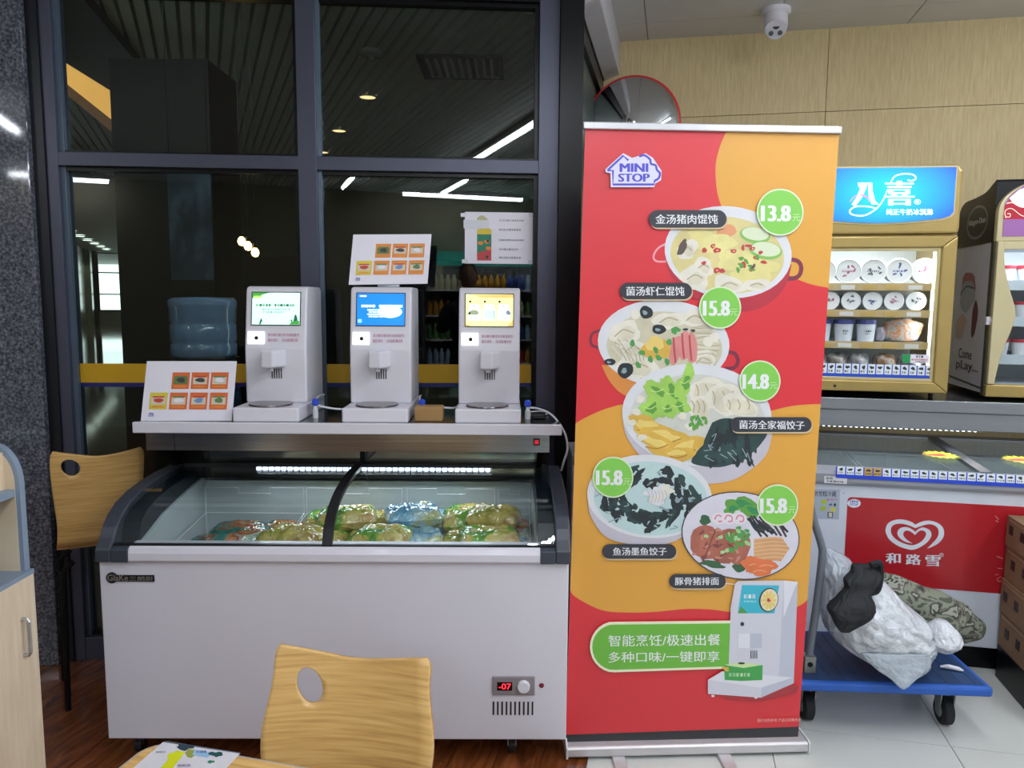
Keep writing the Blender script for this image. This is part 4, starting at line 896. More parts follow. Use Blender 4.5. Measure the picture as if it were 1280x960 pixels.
for (x, y, a, c, r) in ((390, 560, 80, 60, 40), (350, 600, 50, 60, 0), (450, 530, 100, 40, 60), (510, 480, 40, 70, 20), (380, 520, 60, 40, 30), (430, 600, 50, 40, 0), (480, 590, 60, 34, 50)):
    O3(B_, x, y, a, c, GRN2, r, .5); O3(B_, x + 8, y + 4, a * .5, c * .4, GRN3, r, .5); L3(B_, [(x - a * .5, y), (x, y + 6), (x + a * .5, y - 8)], 4, pm('leaf rib', 'c3e08a'))
for (x, y, a, c, r) in ((340, 690, 90, 50, 15), (430, 740, 110, 50, 10), (380, 770, 90, 45, 20), (520, 790, 70, 60, -30), (480, 820, 70, 30, -10)):
    O3(B_, x, y, a, c, EGG, r, .35); O3(B_, x - 8, y - 8, a * .6, c * .45, EGG2, r, .4); L3(B_, [(x - a * .6, y + c * .3), (x, y + c * .5), (x + a * .6, y + c * .1)], 6, pm('egg edge', 'b9822c'))
for (x, y) in ((280, 620), (260, 670), (310, 740), (300, 560), (530, 690), (500, 640)): O3(B_, x, y, 22, 16, DUMP2)
for k in range(14): O3(B_, rd.uniform(530, 630), rd.uniform(640, 700), 13, 8, rd.choice((GRN, GRN3)), rd.uniform(0, 180), .3, k)
# bowl 4 : white bowl of inky dumplings
P.poly(spline([C_(55, 270), C_(70, 360), C_(150, 460), C_(300, 492), C_(450, 480), C_(560, 400), C_(640, 260)], 5), CERS)
E3(C_, 345, 264, 294, 196, CER, 4); E3(C_, 350, 274, 268, 174, TEALM, 4)
for k in range(60):
    a = rd.uniform(0, 6.28); q = rd.uniform(.42, .88); x, y = 350 + 268 * q * cos(a), 276 + 168 * q * sin(a)
    O3(C_, x, y, rd.uniform(22, 62) * (1.1 - q * .3), rd.uniform(10, 24), rd.choice((INK, INK, INK2)), math.degrees(a) + 90 + rd.uniform(-35, 35), .45, k)
for k in range(34):
    a = rd.uniform(0, 6.28); q = rd.uniform(.4, .9); x, y = 350 + 268 * q * cos(a), 276 + 168 * q * sin(a)
    L3(C_, [(x, y), (x + rd.uniform(-22, 22), y + rd.uniform(-14, 14)), (x + rd.uniform(-34, 34), y + rd.uniform(-20, 20))], rd.choice((3, 5, 9)), TEALM if k % 3 else SHEEN)
for k in range(10): O3(C_, 375 + rd.uniform(-55, 55), 262 + rd.uniform(-35, 35), 34, 16, DUMP2 if k % 2 else CER, rd.uniform(0, 180), .3, k)
for k in range(6): L3(C_, [(335 + k * 16, 235), (345 + k * 16, 262), (335 + k * 16, 292)], 5, CERS)
# bowl 5 : ramen plate with a thin dark rim
E3(C_, 772, 448, 279, 206, pm('rim line', '3b3438'), 8); E3(C_, 772, 448, 274, 201, pm('plate', 'd9d5e2'), 8)
for (x, y, a, c, r) in ((780, 300, 80, 30, 15), (730, 320, 40, 24, 0), (830, 330, 60, 30, 10)): O3(C_, x, y, a, c, GRN3, r, .4); O3(C_, x + 6, y, a * .6, c * .5, pm('bok choy', '2f8a52'), r, .4)
O3(C_, 605, 375, 28, 22, pm('leafy dark', '34603c')); O3(C_, 640, 582, 60, 16, pm('leafy dark', '34603c'), 5, .4); O3(C_, 765, 598, 34, 20, pm('leafy dark', '34603c'), 20)
for k in range(16): x = 820 + rd.uniform(0, 150); L3(C_, [(x - 30, 370 + rd.uniform(-20, 30)), (x, 400 + rd.uniform(-15, 25)), (x + 40, 430 + rd.uniform(-15, 25))], 10, rd.choice((INK, pm('wood ear', '3a2f3a'), INK)))
for k in range(12): y = 460 + k * 9; L3(C_, [(835, y + 10), (920, y), (1000 - abs(k - 5) * 6, y + 4)], 13, BAM if k % 2 else pm('bamboo light', 'dcae80'))
for (x, y, a, c, r) in ((610, 480, 80, 78, 0), (700, 495, 85, 85, 10), (760, 500, 60, 80, 0)): O3(C_, x, y, a, c, MEAT, r, .12)
for k in range(30): O3(C_, rd.uniform(550, 790), rd.uniform(420, 570), rd.uniform(8, 20), rd.uniform(4, 9), rd.choice((MEAT2, pm('pork fat', 'c4897a'))), rd.uniform(0, 180), .4, k)
L3(C_, [(655, 420), (630, 480), (605, 550)], 7, MEAT2)
for k in range(34): O3(C_, 765 + rd.gauss(0, 28), 455 + rd.gauss(0, 28), 12, 9, rd.choice((GRN, GRN3, pm('scallion pale', 'a9cf94'), GRN)), rd.uniform(0, 180), .2, k)
for (x, y) in ((610, 450), (678, 455), (688, 525), (800, 480)): O3(C_, x, y, 11, 9, pm('scallion pale', 'a9cf94'))
for (x, y, a, c, r) in ((840, 580, 70, 32, 15), (860, 610, 60, 26, -5), (890, 585, 50, 30, 20)): O3(C_, x, y, a, c, CAR, r, .3); L3(C_, [(x - 30, y + 8), (x, y), (x + 35, y + 6)], 6, pm('carrot lit', 'eb9a6c'))
for x in (668, 715, 768): E3(C_, x, 368, 34, 28, pm('fish cake', 'e6dfe4'), 10); L3(C_, [(x - 18, 372), (x - 6, 352), (x + 16, 360), (x + 14, 380), (x - 2, 380)], 7, pm('fish swirl', 'd97ea0'))
# labels and prices
TAGK = pm('label black', '2b2e38', var=.01); TXW = pm('label white', 'ecebef', var=.01); GCI = pm('price green', '82cc50', var=.02); GRIM = pm('price rim', 'dcebc8', var=.01)
def pill(fn, x0, y0, x1, y1, txt, tx0, ty0, tx1, ty1, dy=0, flip=False):
    a, c = fn(x0, y0), fn(x1, y1); r = (c[1] - a[1]) / 2 - .01; P.rrect(a[0] + 1.2, a[1] + 1.8, c[0] + 1.2, c[1] + 1.8, r, pm('label gold edge', 'cdb690')); P.rrect(a[0], a[1], c[0], c[1], r, TAGK)
    a, c = fn(tx0, ty0), fn(tx1, ty1); P.text(txt, a[0], a[1], c[0], c[1], TXW, .018, dy)
def price(fn, cx, cy, r, txt, x0, y0, x1, y1, ux):
    c = fn(cx, cy); P.ell(c[0], c[1], r / 3.765 + 1.6, r / 3.765 + 1.8, GRIM); P.ell(c[0], c[1], r / 3.765, r / 3.765, GCI)
    a, b2 = fn(x0, y0), fn(x1, y1); P.text(txt, a[0], a[1], b2[0], b2[1], TXW, .058); a, b2 = fn(ux, y0 + (y1 - y0) * .55), fn(ux + 36, y1); P.text('元', a[0], a[1], b2[0], b2[1], pm('yuan pale', 'c9e8ac'), 0)
pill(A, 340, 425, 706, 508, '金汤猪肉馄饨', 372, 445, 665, 490); pill(A, 204, 766, 543, 844, '菌汤虾仁馄饨', 234, 784, 508, 827)
pill(B_, 722, 644, 1105, 714, '菌汤全家福饺子', 765, 658, 1072, 699, 1); pill(C_, 122, 487, 470, 556, '鱼汤墨鱼饺子', 172, 503, 425, 541, -.3); pill(C_, 436, 627, 702, 695, '豚骨猪排面', 463, 643, 670, 680, -.3)
L3(C_, [(700, 672), (750, 676)], 3, TXW); O3(B_, 560, 78, 12, 9, BRED)
price(A, 957, 435, 104, '13.8', 866, 403, 1008, 478, 1015); price(B_, 675, 130, 93, '15.8', 594, 97, 722, 168, 722); price(B_, 862, 475, 91, '14.8', 780, 442, 905, 512, 908); price(C_, 172, 173, 90, '15.8', 92, 140, 218, 210, 220); price(C_, 945, 304, 91, '15.8', 862, 272, 990, 342, 995)
# the shop's house-shaped emblem
LW = pm('emblem pale', 'dcdaf0', var=.01); LN = pm('emblem blue', '4640c8', var=.01)
def house(fn, put, s):
    out = [(135, 235), (220, 158), (262, 180), (290, 172), (325, 158), (360, 180), (376, 205), (400, 240), (398, 285), (372, 300), (365, 318), (162, 318), (160, 252), (138, 248)]
    put.poly([fn(*p) for p in out], LW)
    for pts, w in (([(147, 238), (220, 170), (244, 192)], 10), ([(147, 239), (172, 240), (172, 305), (366, 305), (366, 288)], 10)): put.line([fn(*p) for p in pts], w * s, LN)
    put.line(spline([fn(*p) for p in [(295, 174), (320, 168), (346, 188), (350, 208), (372, 215), (378, 236), (392, 252), (386, 276), (366, 288)]], 4), 10 * s, LN)
    a, c = fn(203, 206), fn(338, 246); put.text('MINI', a[0], a[1], c[0], c[1], LN, .048); a, c = fn(196, 254), fn(345, 292); put.text('STOP', a[0], a[1], c[0], c[1], LN, .048)
house(A, P, 1 / 3.765)
# green capsule and the dispenser picture
P.poly([D_(800, 262), D_(255, 268)] + [D_(255 + 116 * cos(a), 386 + 120 * sin(a)) for a in [-pi / 2 - pi * k / 14 for k in range(1, 14)]] + [D_(255, 505), D_(800, 487)], pm('capsule rim', 'ecefcc'))
P.poly([D_(800, 275), D_(258, 281)] + [D_(258 + 108 * cos(a), 387 + 108 * sin(a)) for a in [-pi / 2 - pi * k / 14 for k in range(1, 14)]] + [D_(258, 493), D_(800, 477)], pm('capsule green', '6cb83a', var=.02))
a, c = D_(226, 326), D_(752, 380); P.text('智能烹饪/极速出餐', a[0], a[1] + 1.2, c[0], c[1] + 1, TXW, .008, -1.5); a, c = D_(226, 405), D_(748, 456); P.text('多种口味/一键即享', a[0], a[1] + 1.2, c[0], c[1] + 1, TXW, .008, -1.2)
P.poly([D_(740, 625), D_(940, 640), D_(1110, 600), D_(1120, 570), D_(1060, 560), D_(900, 600)], pm('printed shade', 'a82a32'))
MW = pm('machine white', 'd3d2de', var=.01); MS = pm('machine side', 'bfc2d2', var=.01); ML = pm('machine light', 'e2e1ea', var=.01)
P.poly([D_(1040, 76), D_(1115, 80), D_(1096, 556), D_(940, 622), D_(1010, 530)], MS); P.poly([D_(835, 76), D_(1050, 74), D_(1040, 250), D_(1025, 540), D_(790, 500), D_(800, 200), D_(820, 90)], MW); P.poly([D_(1050, 74), D_(1115, 80), D_(1100, 110), D_(1048, 250)], ML)
P.poly([D_(693, 540), D_(760, 500), D_(1096, 530), D_(940, 580)], ML); P.poly([D_(693, 540), D_(945, 578), D_(942, 624), D_(693, 606)], MW)
P.poly([D_(1096, 528), D_(1096, 556), D_(942, 624), D_(945, 576)], MS); P.poly([D_(853, 95), D_(1028, 97), D_(1005, 228), D_(833, 228)], pm('printed screen', '36b4cc')); P.poly([D_(833, 228), D_(850, 195), D_(880, 228)], GRN); P.squiggle(*D_(862, 140), *D_(925, 158), TXW, 2); P.squiggle(*D_(862, 168), *D_(925, 176), pm('printed pale', 'a9e2ea'), 3)
E3(D_, 978, 165, 45, 57, TAGK, 12); E3(D_, 980, 165, 40, 52, pm('broth cream', 'eadfc0'), 12)
for k in range(10): a = k * .63; O3(D_, 978 + 22 * cos(a), 166 + 30 * sin(a), 16, 7, pm('egg light', 'e0b060'), math.degrees(a), .2, k)
O3(D_, 978, 166, 9, 9, CHILI)
E3(D_, 854, 278, 9, 10, TAGK); P.rect(*D_(835, 322), *D_(890, 390), ML); P.rect(*D_(890, 322), *D_(945, 390), MS)
for k in range(4): P.rect(*D_(893 + 9 * k, 402), *D_(897 + 9 * k, 440), TAGK)
P.poly([D_(768, 470), D_(850, 458), D_(950, 470), D_(948, 540), D_(850, 545), D_(772, 540)], pm('meal box green', '3da24a')); P.poly([D_(768, 470), D_(850, 456), D_(950, 470), D_(860, 484)], pm('meal box lid', 'cfe3a4')); P.poly([D_(755, 478), D_(790, 480), D_(790, 500), D_(776, 500)], EGG); E3(D_, 850, 462, 16, 5, TAGK); P.squiggle(*D_(790, 508), *D_(900, 524), pm('pale green ink', 'bfe0b4'), 5)
for x in (716, 918): E3(D_, x, 615 + (x > 800) * 8, 8, 5, ML)
a, c = D_(925, 722), D_(1130, 738); P.text('图片仅供参考 产品以实物为准', a[0], a[1], c[0], c[1], pm('pale red ink', 'e8b0a8'), .01, -.8)
bn.part('printed_artwork', P.mb, parent=sheet)

# ================================================================== RIGHT SIDE: CHEST FREEZER
CB = mat('chest enamel', 'cfd6e2', .3, var=.01, coat=.2); RIM = mat('grey rim plastic', '8d9098', .4, var=.02)
cf = Thing('chest_freezer', 'long white chest freezer with a red front panel under the steel shelf', 'freezer', ST, (-.4, .4, 0))
CU0, CU1 = -1.70, 1.10
b = MB(); b.prism([(0, .105), (.80, .105), (.80, .60), (.72, .60), (.72, .40), (.05, .40), (.05, .768), (0, .768)], 'u', CU0, CU1, CB); b.box(CU0, CU0 + .05, .05, .80, .40, .768, CB); b.box(CU1 - .05, CU1, .05, .80, .40, .768, CB); cf.part('body', b, bevel=.004)
b = MB(); b.box(CU0 + .05, CU1 - .05, .05, .72, .42, .43, WHITEI); b.box(CU0 + .05, CU1 - .05, .70, .72, .42, .78, WHITEI); b.box(CU0 + .05, CU1 - .05, .05, .07, .42, .76, WHITEI); cf.part('inner_liner', b)
b = MB(); b.box(CU0 + .03, CU1 - .03, .04, .78, 0, .105, BLACKM); cf.part('plinth', b)
b = MB(); b.prism([(-.012, .768), (-.016, .78), (-.013, .812), (.0, .824), (.055, .835), (.07, .81), (.07, .768)], 'u', CU0 - .004, CU1, RIM); cf.part('front_rim', b)
b = MB(); b.box(CU0 - .004, CU1, .72, .81, .60, .865, RIM); b.box(CU0 - .004, CU0 + .05, .07, .72, .768, .84, RIM); cf.part('rear_rim', b)
for ua, ub in ((CU0 + .05, -.90), (-.90, -.05), (-.05, CU1 - .05)):
    b = MB(); b.add([(ua, .06, .833), (ub, .06, .833), (ub, .73, .862), (ua, .73, .862), (ua, .06, .829), (ub, .06, .829), (ub, .73, .858), (ua, .73, .858)], [(0, 1, 2, 3), (7, 6, 5, 4), (0, 4, 5, 1), (1, 5, 6, 2), (2, 6, 7, 3), (3, 7, 4, 0)], FGLASS); cf.part('glass_lid', b)
DR = mat('dark lid rail', '4b5058', .35, metal=.4)
for u in (-.90, -.05):
    b = MB(); b.add([(u - .022, .05, .838), (u + .022, .05, .838), (u + .022, .74, .868), (u - .022, .74, .868), (u - .022, .05, .822), (u + .022, .05, .822), (u + .022, .74, .85), (u - .022, .74, .85)], [(0, 1, 2, 3), (7, 6, 5, 4), (0, 4, 5, 1), (1, 5, 6, 2), (2, 6, 7, 3), (3, 7, 4, 0)], DR); cf.part('lid_rail', b)
# wire baskets inside
b = MB()
for ua, ub in ((-.86, -.48), (-.46, -.08), (-.02, .36), (.38, .76)):
    for z in (.60, .70, .78):
        b.tube([(ua, .10, z), (ub, .10, z), (ub, .68, z), (ua, .68, z)], .0028, WIRE, 5, closed=True)
    for k in range(9):
        x = ua + (ub - ua) * k / 8; b.tube([(x, .68, .78), (x, .68, .56), (x, .10, .56)], .002, WIRE, 5)
cf.part('wire_baskets', b, kind='stuff')
cl = mat('ice cream box', 'd7d9dd', .4); cols = [mat('ice box ' + c, c, .4) for c in ('c7cfd8', 'd8d2c4', 'bcc8d4', 'cdb9b4')]
rr = random.Random(3)
for i, ua in enumerate((-.84, -.71, -.58, -.44, -.31, -.19, .0, .13, .26)):
    for j in range(3):
        v = .14 + j * .18; z = .44 + rr.uniform(0, .06); b = MB(); b.box(ua, ua + .11, v, v + .15, .43, z + .12, cols[(i + j) % 4])
        single('ice_cream_box', b, ST, at=(ua + .055, v + .07, .43), label='pale ice cream box in the chest freezer, ' + ('front', 'middle', 'back')[j] + ' row, ' + ('first', 'second', 'third', 'fourth', 'fifth', 'sixth', 'seventh', 'eighth', 'ninth')[i] + ' from the banner', cat='box', group='ice cream boxes in the chest freezer', bevel=.004)
# starburst price tags on the lids
SB = mat('starburst yellow', 'd8dc2c', .5); SR = mat('starburst red', 'c8402c', .5)
for u, v, nm in ((-.135, .33, 'left of the dark lid rail'), (.18, .30, 'right of the dark lid rail')):
    b = MB(); n = 14; z = .8465
    poly = [(u + (.075 if k % 2 else .052) * cos(pi * k / n), v + (.095 if k % 2 else .066) * sin(pi * k / n)) for k in range(2 * n)]
    b.prism(poly, 'z', z + .003, z + .0045, SB); t = Thing('price_tag', 'yellow and red starburst price tag on the freezer lid ' + nm, 'price tag', ST, (u, v, z)); t.part('card', b)
    pr = Print(lambda x, y: (x, y, z + .0046), (0, 0, 1), 4e-5); pr.poly([(u - .085, v + .0), (u + .01, v + .03), (u + .02, v - .03), (u - .04, v - .035)], SR); pr.squiggle(u - .03, v + .022, u + .03, v + .01, SR, 3); t.part('print', pr.mb)
# strip of blue price cards on the rim
b = MB(); b.add([(-.645, -.0175, .797), (CU1, -.0175, .797), (CU1, -.012, .845), (-.645, -.012, .845), (-.645, -.0155, .797), (CU1, -.0155, .797), (CU1, -.010, .845), (-.645, -.010, .845)], [(0, 1, 2, 3), (7, 6, 5, 4), (0, 4, 5, 1), (1, 5, 6, 2), (2, 6, 7, 3), (3, 7, 4, 0)], mat('price strip blue', '2446c8', .35)); stp = cf.part('price_strip', b, label='royal blue price strip along the freezer rim')
def strip_cards(thing, parent, u0, n, pitch, fz0, fz1, fv, odd=()):
    for k in range(n):
        u = u0 + k * pitch; c = MB(); w = pitch * .86
        P_ = [(u, fv(fz0) - .0012, fz0), (u + w, fv(fz0) - .0012, fz0), (u + w, fv(fz1) - .0012, fz1), (u, fv(fz1) - .0012, fz1)]
        c.add(P_ + [(x, y + .001, z) for x, y, z in P_], [(0, 1, 2, 3), (7, 6, 5, 4), (0, 4, 5, 1), (1, 5, 6, 2), (2, 6, 7, 3), (3, 7, 4, 0)], mat('tan card', 'c9a35a', .5) if k in odd else mat('white card', 'e4ecf2', .5))
        dk = mat('card picture', ('2c3138', '6a7078', '8a5a50')[k % 3], .5); pr = Print(lambda x, y: (x, fv(y) - .0013, y), step=2e-5)
        h = fz1 - fz0; pr.blob(u + w * .5, fz0 + h * .66, w * .28, h * .17, dk, irr=.4, seed=k); pr.squiggle(u + w * .1, fz0 + h * .34, u + w * .9, fz0 + h * .14, mat('card caption', '3a62c0', .5), k); c.add(pr.mb.v, pr.mb.f, dk)
        thing.part('price_card', c, parent=parent)
strip_cards(cf, stp, -.64, 40, .0355, .813, .845, lambda z: -.0175 + (z - .793) / .052 * .0055, (3, 4))
# red front panel with heart emblem
RP = mat('red front panel', 'b01a26', .35, var=.02, coat=.2)
pr = Print(lambda x, y: (x, -.0008, y)); pr.rrect(-.590, .344, CU1 - .02, .714, .016, RP)
Wt = mat('panel white ink', 'd9e0ea', .4)
b = MB(); b.add(pr.mb.v, pr.mb.f, RP); rp_ = cf.part('red_panel', b, label='red panel with a heart emblem on the freezer front')
pr = Print(lambda x, y: (lambda q: (q.x, -.0012, q.z))(ST.at(1090 + x / 6.737, 640 + y / 6.737, 0)), step=3e-5)
def curl(out, inn): pr.poly(spline(out, 5)[:-1] + [out[-1]] + spline(inn, 5), Wt)
curl([(365, 105), (320, 78), (250, 62), (185, 68), (135, 95), (115, 140), (118, 180), (150, 235), (220, 285), (300, 312), (345, 317), (395, 300), (455, 262), (492, 218), (500, 185), (488, 155), (455, 135), (420, 130), (388, 145), (365, 165), (345, 150), (300, 128), (250, 130), (218, 155), (215, 190), (240, 225), (285, 252), (342, 264)],
     [(342, 264), (300, 238), (270, 208), (262, 180), (280, 158), (310, 158), (345, 178), (362, 192), (380, 172), (410, 155), (440, 160), (455, 185), (440, 220), (405, 255), (345, 278), (280, 268), (210, 235), (170, 195), (158, 160), (165, 125), (195, 103), (250, 98), (310, 112), (365, 135)])
curl([(365, 105), (420, 80), (480, 72), (545, 88), (590, 122), (606, 165), (598, 215), (560, 260), (510, 290), (462, 308)], [(462, 308), (505, 265), (545, 220), (560, 180), (555, 140), (525, 112), (480, 102), (420, 115), (365, 135)])
cf.part('heart_emblem', pr.mb, parent=rp_); hk = pr.k; pr.mb = MB()
for i, ch in enumerate('和路雪'): x = (112, 282, 448)[i]; pr.text(ch, x, 345 + i * 9, x + (130, 130, 128)[i], 432 + i * 12, Wt, .035)
pr.text('®', 566, 343, 603, 378, Wt); cf.part('lettering', pr.mb, parent=rp_, kind='stuff'); pr.mb = MB()
def Q(x, y): return ((x / 16 + 1015 - 1090) * 6.737, (y / 16 + 600 - 640) * 6.737)
pr.ell(*Q(840, 465), 56, 36, mat('sticker ice', 'dfe6f4', .4)); 
for (t_, y0, y1) in (('MINI', 405, 455), ('STOP', 465, 515)): a, c = Q(760, y0), Q(920, y1); pr.text(t_, a[0], a[1], c[0], c[1], mat('sticker blue', '2c3aa8', .4), .025)
cf.part('shop_sticker', pr.mb, parent=rp_, kind='stuff'); pr.mb = MB()
for (x0, y0, x1, y1) in ((1035, 30, 1065, 62), (1040, 70, 1062, 84), (1050, 372, 1100, 392), (1055, 472, 1100, 476), (1035, 528, 1062, 524)): pr.line([(x0, y0), (x1, y1)], 7, mat('pale red scuff', 'd98a84', .5))
pr.line(spline([(1085, 545), (1055, 560), (1060, 580), (1095, 582)], 4), 6, mat('pale red scuff', 'd98a84', .5))
cf.part('scuff_marks', pr.mb, parent=rp_, kind='stuff')
# grey information sticker left of the red panel, and label on the rim
pr = Print(lambda x, y: (lambda q: (q.x, -.001, q.z))(ST.at(1015 + x / 16, 600 + y / 16, 0)), step=3e-5)
pr.poly([(0, 175), (560, 190), (535, 790), (0, 770)], mat('sticker grey', 'a9b4c4', .4)); pr.text('仅供雪糕冷藏', -60, 215, 485, 325, BLACKP, .012, 8)
for x, y, m_ in ((235, 435, 'a8bc38'), (225, 565, 'a8bc38'), (420, 590, 'c6c860')): pr.ell(x, y, 60, 50, mat('round mark ' + m_, m_, .5))
pr.squiggle(290, 370, 510, 410, mat('sticker pink', 'c26a94', .5), 4); pr.blob(370, 490, 35, 22, mat('sticker slate', '51638c', .5)); pr.blob(455, 495, 25, 30, mat('leafy dark ink', '24382c', .5)); pr.rect(310, 640, 415, 750, BLACKP); pr.rect(330, 650, 400, 740, mat('sticker cream', 'cfcabc', .5)); pr.ell(630, 265, 12, 10, BLACKP)
cf.part('sticker', pr.mb, label='grey information sticker with green dots')
pr = Print(lambda x, y: (x, -.0165, y)); pr.rect(-.69, .772, -.60, .802, mat('rim label', 'd9dbe0', .5)); pr.text('温度', -.685, .799, -.655, .788, BLACKP, .02); pr.squiggle(-.68, .784, -.61, .777, BLACKP, 3); cf.part('rim_label', pr.mb)

hc = Thing('ice_chest', 'pale grey-rimmed white chest whose edge shows between the white freezer and the banner', 'freezer', WLD, (.5, 3.0, 0))
b = MB(); b.box(.232, .72, 2.86, 3.12, .12, .905, CB); hc.part('body', b, bevel=.006)
b = MB(); b.box(.230, .722, 2.855, 3.122, .905, .945, RIM); hc.part('lid', b, bevel=.006)
b = MB(); b.box(.25, .70, 2.88, 3.10, 0, .12, BLACKM); hc.part('plinth', b)

# ================================================================== STEEL SHELF ABOVE IT
sf = Thing('steel_shelf', 'deep stainless shelf above the red-fronted chest freezer carrying the display cabinets', 'shelf', ST, (-.3, .5, .87))
b = MB(); b.box(-1.69, 1.5, .26, .86, 1.085, 1.105, STEELD); sf.part('top_panel', b)
ST2 = mat('satin steel fascia', 'a4a8ae', .32, metal=.85, var=.05, scale=2, stretch=(1, 1, 20))
b = MB(); b.prism([(.25, 1.105), (.25, 1.055), (.265, 1.05), (.265, .975), (.30, .970), (.30, 1.085), (.27, 1.10)], 'u', -1.69, 1.5, ST2); b.box(-1.69, 1.5, .30, .84, .968, .972, DR); sf.part('fascia', b, bevel=.002)
for u in (-1.66, 1.2): b = MB(); b.box(u, u + .04, .74, .84, .868, .97, DR); sf.part('bracket', b)
b = MB(); b.box(-.72, .9, .40, .43, .955, .968, DR); s2 = sf.part('led_bar', b)
b = MB()
for k in range(34):
    u = -.70 + k * .024
    if .04 < u < .10: continue
    b.box(u, u + .008, .405, .42, .950, .955, LED)
sf.part('led', b, parent=s2, kind='stuff')
ld = bpy.data.lights.new('led_bar_light', 'AREA'); ld.shape = 'RECTANGLE'; ld.size = 1.5; ld.size_y = .02; ld.energy = 3.0
lo = bpy.data.objects.new('led_bar_light', ld); COL.objects.link(lo); lo.parent = sf.o; lo.location = Vector((.1, .41, .948)) - sf.at

# ================================================================== GLASS-DOOR DISPLAY CABINET WITH BLUE SIGN
GOLD = mat('champagne gold plastic', 'b39a5c', .33, metal=.35, var=.04); GOLDL = mat('pale gold plastic', 'cdbd8a', .33, metal=.25, var=.04)
CUI = mat('cabinet liner', 'dfe8ee', .4)
dc = Thing('display_cabinet', 'gold glass-door ice cream cabinet with the bright blue lit sign', 'display cabinet', ST, (-.42, .6, 1.105))
DU0, DU1, DV = -.735, -.135, .36
b = MB(); b.box(DU0, DU0 + .02, DV, .84, 1.145, 2.12, CUI); b.box(DU1 - .02, DU1, DV, .84, 1.145, 2.12, GOLD); b.box(DU0 + .02, DU1 - .02, .82, .84, 1.145, 2.12, CUI); b.box(DU0 + .02, DU1 - .02, DV, .82, 1.80, 2.12, GOLD); b.box(DU0 + .02, DU1 - .02, DV, .82, 1.145, 1.185, CUI); dc.part('body', b)
b = MB()
b.prism([(DU0, 1.13), (DU1, 1.13), (DU1, 1.825), (DU0, 1.825)], 'v', DV - .001, DV, GOLD)
fo = [(DU0 - .005, 1.128), (DU1 + .008, 1.128), (DU1 + .008, 1.825), (DU0 - .005, 1.825)]; fi = [(DU0 + .045, 1.178), (DU1 - .052, 1.178), (DU1 - .052, 1.775), (DU0 + .045, 1.775)]
b = MB()
for i in range(4):
    j = (i + 1) % 4; A0, A1, B0, B1 = fo[i], fo[j], fi[i], fi[j]
    b.prism([A0, A1, B1, B0], 'v', DV - .030, DV, GOLD)
dc.part('door_frame', b, bevel=.006)
b = MB()
fi2 = [(fi[0][0] + .014, fi[0][1] + .014), (fi[1][0] - .014, fi[1][1] + .014), (fi[2][0] - .014, fi[2][1] - .014), (fi[3][0] + .014, fi[3][1] - .014)]
for i in range(4):
    j = (i + 1) % 4; b.prism([fi[i], fi[j], fi2[j], fi2[i]], 'v', DV - .018, DV, GOLDL)
dc.part('door_trim', b, bevel=.002)
b = MB(); b.box(fi[0][0], fi[1][0], DV - .010, DV - .006, fi[0][1], fi[2][1], DGLASS); dc.part('door_glass', b)
# header with curved lower edge
b = MB(); b.prism([(DU0, 1.835), (DU1 + .006, 1.835), (DU1 + .010, 1.86), (DU1 + .008, 2.10), (DU1 - .01, 2.13), (DU0, 2.13)], 'v', DV - .030, .60, GOLD); dc.part('header', b, bevel=.01)
b = MB(); b.prism([(DU0, 1.800), (DU1 - .01, 1.800), (DU1 - .01, 1.835), (DU0, 1.835)], 'v', DV + .01, .60, BLACKP); dc.part('header_gap', b)
BS = gradient_mat('sign blue', '16b4ee', '2346d4', (-.02, -.28, .905), (.36, .6, .20), .95)
arc = [(DU0 + (DU1 - .022 - DU0) * k / 14, 1.905 - .022 * sin(pi * k / 14) ** 1) for k in range(15)]
b = MB(); sp_ = arc[:-1] + [(DU1 - .035, 1.910), (DU1 - .022, 1.925), (DU1 - .022, 2.115), (DU0 + .01, 2.125)]
b.prism([(x + .006 * (1 if x > -.4 else -1), z - (.008 if z < 2 else -.008)) for x, z in sp_], 'v', DV - .034, DV - .03, GOLDL); dc.part('sign_bezel', b)
b = MB(); b.prism(sp_, 'v', DV - .040, DV - .034, BS); sg = dc.part('sign_panel', b, label='backlit blue sign with white lettering')
SW = mat('lit white lettering', 'ffffff', .4, emit=1.1, var=0); SPK = mat('lit pink stroke', 'e58ab4', .4, emit=.7)
pr = Print(lambda x, y: (lambda q: (q.x, DV - .0402, q.z))(ST.at(1000 + x / 4.571, 190 + y / 4.571, DV - .04)), step=4e-5)
pr.poly([(330, 175), (385, 175), (375, 215), (350, 265), (315, 310), (295, 300), (325, 255), (345, 205), (335, 200)], SW); pr.poly([(388, 175), (412, 175), (415, 225), (430, 280), (450, 300), (410, 300), (392, 250)], SW)
pr.line(spline([(285, 285), (310, 255), (350, 245), (385, 262), (395, 285)], 5), [5] * 10 + [10] * 6 + [4] * 5, SPK)
pr.text('喜', 480, 165, 655, 305, SW, .045)
pr.line(spline([(520, 175), (540, 140), (590, 125), (645, 130), (662, 150), (640, 165), (615, 160)], 6), 7, SW)
pr.line(spline([(500, 215), (480, 265), (440, 320), (370, 362), (300, 358), (285, 335), (320, 312), (390, 312), (440, 325)], 6), 7, SW)
pr.text('®', 652, 270, 690, 300, SW); pr.text('纯正牛奶冰淇淋', 492, 325, 760, 360, SW, .02); dc.part('sign_lettering', pr.mb, parent=sg)
b = MB(); b.box(DU0 + .03, DU1 - .03, DV, .82, 1.128, 1.145, WHITEP); b.lathe([(.012, 0), (.01, -.024), (.001, -.024)], (DU1 - .04, DV + .04, 1.13), BLACKP, 12); dc.part('underside', b)
b = MB(); b.lathe([(.007, 0), (.006, -.003), (.001, -.003)], (-.60, DV - .030, 1.150), BLACKP, 14, 'v'); dc.part('lock', b)
